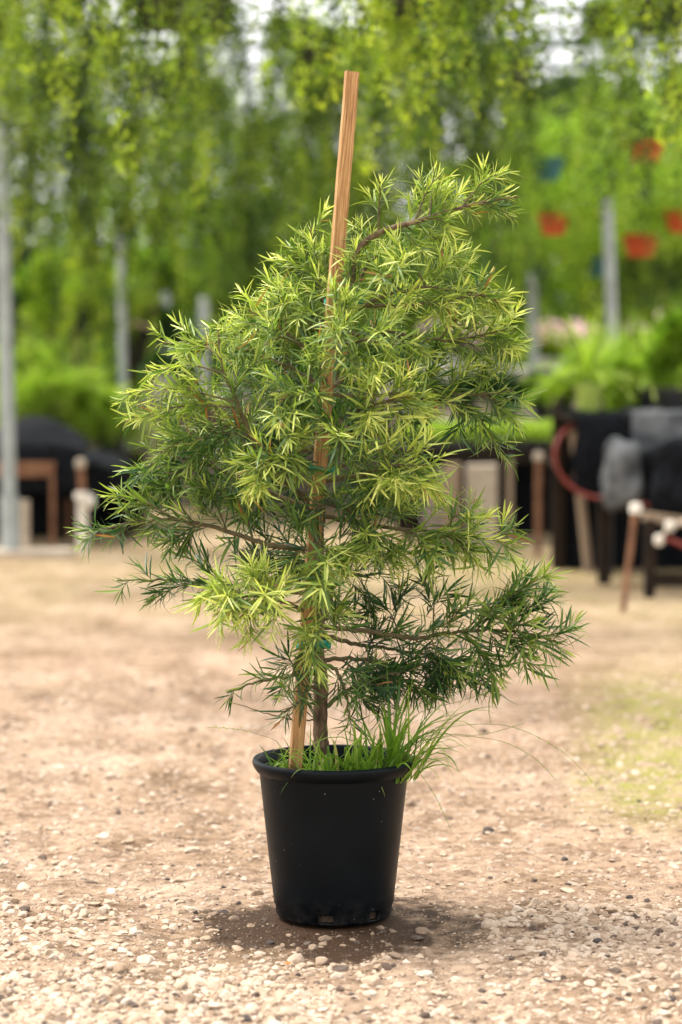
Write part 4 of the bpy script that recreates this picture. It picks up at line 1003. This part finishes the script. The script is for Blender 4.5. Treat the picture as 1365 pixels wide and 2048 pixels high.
# lime ferns, left
for (px, py, s_, sd_) in ((60, 870, .62, 1), (120, 850, .60, 2), (175, 880, .55, 3), (220, 900, .5, 4), (90, 800, .55, 5), (30, 800, .55, 6)):
    lab = {1: 'lime fern lowest at the left behind the black mound', 2: 'bright lime fern above the black mound', 3: 'bright fern spilling down left of the thin grey post', 4: 'lime fern right beside the foot of the thin grey post', 5: 'upper lime fern catching light behind the others', 6: 'lime fern at the back next to the thick left post'}[sd_]
    r_ = frond_plant(px, py, 17.6 + (.5 if sd_ > 4 else 0), 110, s_ * 1.0, 'fern', lab, 'blackplastic', .12, .15, seed=sd_, droop=1.3, group='lime ferns on the left bench')
table('plant_bench', wx(-40, 17.3), wx(262, 17.3), 17.3, 18.5, wz(905, 17.6), 'darkwood', 'dark bench at left carrying the lime ferns', legr=.03, top='darkwood', added_backing='blackcloth')
for (px, py, rx, rz, m, lab) in ((110, 720, .5, .45, 'dark_leaf', 'dark shrub behind the lime ferns at left'), (185, 690, .42, .4, 'dark_leaf', 'dark rounded shrub between the two left posts'),
        (150, 640, .42, .3, 'vine_lime', 'yellow-green shrub above the dark rounded one at left'), (60, 640, .45, .4, 'dark_leaf', 'dark shrub high beside the thick left post'), (300, 700, .35, .28, 'dark_leaf', 'dark bush behind the thin grey post'),
        (310, 640, .4, .35, 'vine_lime', 'light green bush right of the thin grey post')):
    Yd = 21.0 if m == 'dark_leaf' else 20.6
    r_ = bush(px, py, Yd, rx, rz, .06, m, lab, n=4500, seed=int(px + py))
    # stands on the ground: stem runs down
    mb = MB(); mb.tube([(0, 0, -r_.location.z), (0, 0, .1)], [.03, .02], n=6); mb.build('trunk', M['bark'], r_)
# little roofed box
b_ = at(265, 735, 19.6); root = empty('wooden_box', (b_.x, b_.y, 0)); tag(root, 'small dark wooden box with an overhanging pale board roof by the thin grey post', 'box')
hz = b_.z; mb = MB(); mb.box((0, 0, hz + .16), (.22, .2, .32)); mb.build('box_body', M['darkwood'], root, smooth=False)
mb = MB(); mb.box((0.0, 0, hz + .36), (.34, .3, .035), Matrix.Rotation(R(14), 3, 'Y')); mb.build('roof', M['wood'], root, smooth=False)
mb = MB(); mb.box((0, 0, hz / 2), (.06, .06, hz)); mb.build('leg', M['darkwood'], root, smooth=False)

# grey bench behind the tree
gY = 18.6
table('plant_bench', wx(275, gY), wx(800, gY), gY, gY + 1.6, wz(792, gY), 'greybench', 'long weathered grey bench seen through the branches behind the tree', legr=.05, top='greybench', added_backing='greybench')
for i, (px, lab) in enumerate(((330, 'white nursery pot with a low plant at the left end of the grey bench'), (470, 'white nursery pot half hidden by the left branches'), (560, 'pale pot on the grey bench hidden behind the crown'))):
    bush(px, 790, gY + .3, .16, .12, .05, 'dark_leaf', lab, 'potted plant', 900, 'potted_plant', seed=i + 5, group='potted plants on the benches', potm='whitepot', pot_h=.14)

# ------------------------------------------------------------------ middle/right benches
mY = 16.2
table('plant_bench', wx(800, mY), wx(1160, mY), mY, mY + 1.1, wz(898, mY), 'darkwood', 'dark bench right of the tree topped with a mat of lime seedlings', legr=.03, top='darkwood', added_backing='blackcloth', legs=((wx(820, mY), mY + .05), (wx(1150, mY), mY + .05), (wx(820, mY), mY + 1.), (wx(1150, mY), mY + 1.)))  # black backing added to give the dark void under the bench
# seedling trays (things) with lime leaves
for i in range(4):
    xa_, xb_ = wx(812 + i * 84, mY), wx(812 + (i + 1) * 84 - 3, mY); c = Vector(((xa_ + xb_) / 2, mY + .5, wz(898, mY))); root = empty('seedling_tray', c)
    tag(root, ['seedling tray of lime green sprouts nearest the tree crown', 'second lime seedling tray right of the tree', 'third lime seedling tray right of the tree', 'lime seedling tray at the right end, beside the red hose'][i], 'seedling tray', 'seedling trays on the right bench')
    mb = MB(); w_ = xb_ - xa_; mb.box((0, 0, .03), (w_, .95, .055)); mb.build('tray', M['blackplastic'], root, smooth=False)
    r = np.random.default_rng(i + 90); n = 4200; P = np.stack([r.uniform(-w_ / 2, w_ / 2, n), r.uniform(-.48, .48, n), r.uniform(.03, .125, n)], 1); P[:, 2] += .03 * vnoise(P[:, 0] * 14 + i * 9, P[:, 1] * 12)
    D = r.normal(0, .5, P.shape); D[:, 2] += 1; L = r.uniform(.025, .05, n); link('sprouts', card_leaves(P, D, r.normal(0, 1, P.shape), L, L * .5, r.uniform(.2, 1, n), 'sprouts', None), M['fern'], root)
# concrete blocks and boards under it
for (px, w, h, m, nm, lab, Yd) in ((965, .20, .55, 'concrete', 'concrete_pier', 'beige concrete pier under the seedling bench', 16.05), (905, .11, .56, 'wood', 'wooden_post', 'reddish wooden post under the bench next to the concrete pier', 15.95), (870, .16, .5, 'greybench', 'wooden_post', 'grey wooden post half hidden by leaves under the bench', 16.1)):
    mb = MB(); mb.box((0, 0, h / 2), (w, w * .8, h), jit=.004); o = mb.build(nm, M[m], None, smooth=False, loc=(wx(px, Yd), Yd, 0), bevel=.008); tag(o, lab, 'post')
# dark green row behind and pale things
for i, px in enumerate((850, 930, 1010, 1090)):
    bush(px, 838, 18.2, .2, .11, .05, 'dark_leaf', ['dark green potted plant behind the first seedling tray', 'dark green potted plant second from the tree on the back bench', 'dark green potted plant third from the tree on the back bench', 'dark green potted plant next to the fern in the lime pot'][i], 'potted plant', 2500, 'potted_plant', seed=i + 33, group='dark potted plants on the back bench', potm='blackplastic', pot_h=.10)
table('plant_bench', wx(800, 18.), wx(1180, 18.), 18., 19., wz(842, 18.2), 'greybench', 'grey bench behind the seedling bench carrying dark green plants', legr=.03, top='greybench', added_backing='blackcloth')
table('plant_bench', wx(780, 22), wx(1330, 22), 21.6, 24., wz(738, 22), 'whitepot', 'far pale bench at right below the pink flowers', legr=.04, top='whitepot', added_backing='whitepot')
for i, (px, lab) in enumerate(((900, 'pale pink flowering plant half hidden by the crown'), (965, 'white flowering plant at the edge of the crown'), (1085, 'pink flowering plant behind the pale thin post'), (1135, 'pale flowering plant left of the violet one'), (1195, 'violet-pink flowering plant right beside the thick right post'), (1255, 'cream flowering plant behind the right fern'), (1330, 'pale pink flowering plant at the right edge'))):
    rt = bush(px, 740, 22.3, .22, .14, .06, 'vine', lab, 'flowers', 1600, 'flowering_plant', seed=i + 70, group='flowering plants on the far bench', potm='whitepot', pot_h=.1)
    me = bush_mesh(i + 170, .22, .2, .16, 150, .05, None, w=.8); link('blossom', me, M['bloom'], rt, (0, 0, .16))

# right draped bench
rY = 13.4
zt = wz(832, rY)
table('plant_bench', wx(1145, rY), wx(1520, rY), rY, rY + 1.1, zt, 'darkwood', 'dark timber bench at the right under black and grey cloths', legr=.035, top='darkwood', added_backing='blackcloth',
      legs=((wx(1215, rY), rY + .1), (wx(1500, rY), rY + .1), (wx(1150, rY), rY + 1.0), (wx(1480, rY), rY + 1.0)))
cloth('shade_cloth', wx(1148, rY), wx(1262, rY), wz(985, rY), zt + .012, rY - .02, rY + .9, 'blackcloth', 'black shade cloth hanging off the left end of the right bench', 'cloth', 12)
cloth('shade_cloth', wx(1262, rY), wx(1500, rY), wz(905, rY), zt + .02, rY - .06, rY + .9, 'greycloth', 'faded grey cloth lying along the top of the right bench', 'cloth', 15)
def bundle(px, pytop, pybot, Yd, w, d, m, lab, seed):
    v, f = ico(5); h = wz(pytop, Yd) - wz(pybot, Yd); c = Vector((wx(px, Yd), Yd, (wz(pytop, Yd) + wz(pybot, Yd)) / 2)); out = []
    for q in v:
        q = Vector(q); k = 1 + .34 * noise.noise(q * 1.6 + Vector((seed, 0, 0))) + .10 * noise.noise(Vector((q.x * 7, q.y * 7, q.z * 1.6)) + Vector((0, seed, 0))) + .03 * noise.noise(q * 12)
        sq = (abs(q.x) ** 3 + abs(q.z) ** 3 + abs(q.y) ** 3) ** (1 / 3); q = q / max(sq, .6) * .92
        out.append((q.x * w / 2 * k, q.y * d / 2 * k, q.z * h / 2 * (1 + (k - 1) * .6)))
    o = link('shade_cloth', np_mesh('shade_cloth', np.array(out), f), M[m], None, c); tag(o, lab, 'cloth')
bundle(1372, 868, 1040, rY - .32, .47, .34, 'blackcloth', 'big black cover bulging in front of the right bench by the right edge', 3)
bundle(1246, 872, 1025, rY - .22, .23, .2, 'greycloth', 'crumpled grey cloth bundle hanging left of the big black cover', 9)
# low frame in front, right
fY = 12.75
root = empty('timber_frame', (wx(1345, fY), fY, 0)); tag(root, 'low dark timber frame standing at the right edge in front of the black cover', 'frame')
def lx(px): return wx(px, fY) - root.location.x
for px in (1303, 1450):
    mb = MB(); hh = wz(1040, fY); mb.box((lx(px), 0, hh / 2), (.055, .06, hh), jit=.002); mb.build('leg', M['darkwood'], root, smooth=False)
mb = MB(); mb.box((lx(1378), .0, wz(1160, fY)), (.33, .045, .07)); mb.build('rail', M['darkwood'], root, smooth=False)
mb = MB(); mb.box((lx(1376), .04, wz(1045, fY)), (.46, .05, .05), Matrix.Rotation(R(8), 3, 'Y')); mb.build('rail', M['wood'], root, smooth=False)
# irrigation fitting
p = at(1340, 1065, fY - .12); root = empty('pipe_fitting', p); tag(root, 'white elbow fittings with a short red pipe at the right edge', 'pipe')
mb = MB(); mb.tube([(-.055, 0, -.04), (.0, 0, -.035), (.09, 0, -.075)], .014, n=10); mb.build('pipe', M['redhose'], root)
for q in ((-.055, 0, -.04), (0, -.01, .035)):
    mb = MB(); mb.lathe([(.0005, -.03), (.02, -.028), (.027, -.01), (.027, .012), (.018, .028), (.0005, .03)], 14, c=q); mb.build('elbow', M['pvc'], root)
mb = MB(); mb.tube([(0, -.01, .035), (.1, .02, .06)], .014, n=8); mb.tube([(0, -.01, .03), (-.05, 0, -.03)], .01, n=8); mb.build('stub_pipe', M['concrete'], root)
# red hose loop
P = [at(a, b, Y_) for a, b, Y_ in ((1150, 850, 13.6), (1130, 862, 13.4), (1112, 890, 13.3), (1113, 930, 13.3), (1138, 968, 13.3), (1180, 992, 13.28), (1240, 998, 13.2), (1300, 1010, 13.1))]
mb = MB(); mb.tube(catmull(P, 8), .011, n=10); o = mb.build('hose', M['redhose']); tag(o, 'red hose bent in a big loop round the black cloth on the right bench', 'hose')
# stakes and pipes
standpipe(1077, 905, 1078, 15.4, .022, 'rust', 'slim rusty pipe with a pale cap, leftmost of those by the red hose', cap='concrete', capr=.032)
standpipe(1114, 918, 1078, 15.3, .022, 'rust', 'rusty pipe with a white cap just left of the red hose loop', cap='pvc', capr=.036)
o = standpipe(1178, 862, 1105, 14.2, .027, 'wood', 'pale rough wooden stake leaning inside the red hose loop', lean=-.11, name='wooden_prop')
o = standpipe(1160, 975, 1090, 14.8, .03, 'concrete', 'short pale pipe behind the leaning wooden stake', cap='pvc', capr=.034)
standpipe(1222, 985, 1130, 14.0, .015, 'blackplastic', 'thin black rod standing below the grey cloth bundle', name='metal_rod')
standpipe(1247, 1008, 1225, 12.05, .016, 'rust', 'coppery stake with a white cap in front of the right bench', cap='pvc', capr=.031, lean=.11)
standpipe(1020, 915, 1075, 15.7, .02, 'wood', 'thin timber prop under the lime seedling trays, left of the rusty pipes', name='wooden_prop')
standpipe(1140, 900, 1082, 15.0, .018, 'wood', 'thin grey timber prop just inside the red hose loop', name='wooden_prop')
# plants on the right bench
frond_plant(1178, 826, 13.75, 95, .44, 'fern', 'arching fern in a lime green pot on the left end of the right bench', 'limepot', .075, .165, seed=31, droop=.75, pinnate=False, lw=.018)
frond_plant(1290, 822, 14.0, 95, .48, 'fern', 'tall arching fern in the middle of the right bench', 'blackplastic', .09, .14, seed=32, droop=.7, pinnate=False, lw=.018)
bush(1262, 826, 13.9, .13, .13, .045, 'fern', 'pale yellow-green bushy plant between the two arching ferns', 'potted plant', 1600, 'potted_plant', seed=77, group='potted plants on the benches', potm='blackplastic', pot_h=.02)
bush(1350, 830, 13.7, .19, .20, .045, 'vine_lime', 'olive green bushy plant in a dark pot at the right edge', 'potted plant', 3600, 'potted_plant', seed=78, group='potted plants on the benches', potm='blackplastic', pot_h=.13)

frond_plant(1228, 820, 14.35, 80, .46, 'fern', 'lime fern standing behind the pale bushy plant on the right bench', 'blackplastic', .08, .13, seed=35, droop=.8)
frond_plant(1335, 818, 14.35, 80, .50, 'fern', 'tall lime fern behind the olive bushy plant at the right edge', 'blackplastic', .08, .13, seed=36, droop=.8)
frond_plant(1125, 822, 14.3, 60, .34, 'vine_lime', 'small fern left of the lime pot at the end of the right bench', 'blackplastic', .07, .10, seed=37, droop=.9)
# ------------------------------------------------------------------ far greenery
def far_tree(x, y, h, r, m, lab, seed, lo=1.0):
    root = empty('tree', (x, y, 0)); tag(root, lab, 'tree', 'trees far behind the shade structure')
    mb = MB(); mb.tube([(0, 0, 0), (.1, 0, h * .4), (0, .1, h * .8)], [.14, .1, .03], n=8)
    for k in range(5):
        a = k * 1.3; mb.tube([(.08, 0, h * .35), (r * .5 * math.cos(a), r * .5 * math.sin(a), h * .65)], [.05, .015], n=6)
    mb.build('trunk', M['bark'], root)
    me = bush_mesh(seed, r * 1.1, r, (h - lo) / 2, 9000, .17, None, lumps=16); link('crown', me, M[m], root, (0, 0, lo))
FT = [(-7.5, 31, 4.4, 1.9, 'vine', 'far green tree beyond the left edge of the view'), (-4.6, 30, 3.6, 1.7, 'vine', 'far tree behind the thick left post'), (-2.4, 32, 4.0, 1.6, 'vine_lime', 'far light green tree left of the wooden stake'),
      (-.2, 31, 3.7, 1.6, 'vine', 'far tree hidden straight behind the crown'), (2.0, 33, 3.6, 1.6, 'vine_lime', 'far lime green tree right of the crown top'), (4.2, 30, 4.3, 1.7, 'vine', 'far mid green tree behind the orange pots'), (6.5, 31, 5.2, 1.9, 'vine', 'far tree beyond the right edge')]
for i, (x, y, h, r, m, lab) in enumerate(FT): far_tree(x, y, h, r, m, lab, 300 + i, lo=.5)
# a low far hedge closes the view at eye height
r = np.random.default_rng(5); n = 42000
P = np.stack([r.uniform(-14, 14, n), 37 + r.normal(0, .5, n), r.uniform(0, 2.6, n)], 1); P[:, 2] += .5 * vnoise(P[:, 0] * 1.3, P[:, 1]); P = P[r.random(n) < .9]
D = r.normal(0, 1, P.shape); L = r.uniform(.15, .28, len(P)); A = .2 + .5 * vnoise(P[:, 0] * 1.5, P[:, 2] * 1.5)
tag(link('hedge', card_leaves(P, D, r.normal(0, 1, P.shape), L, L * .6, A, 'hedge', None), M['vine']), 'low green hedge closing the view far behind the benches', 'hedge')
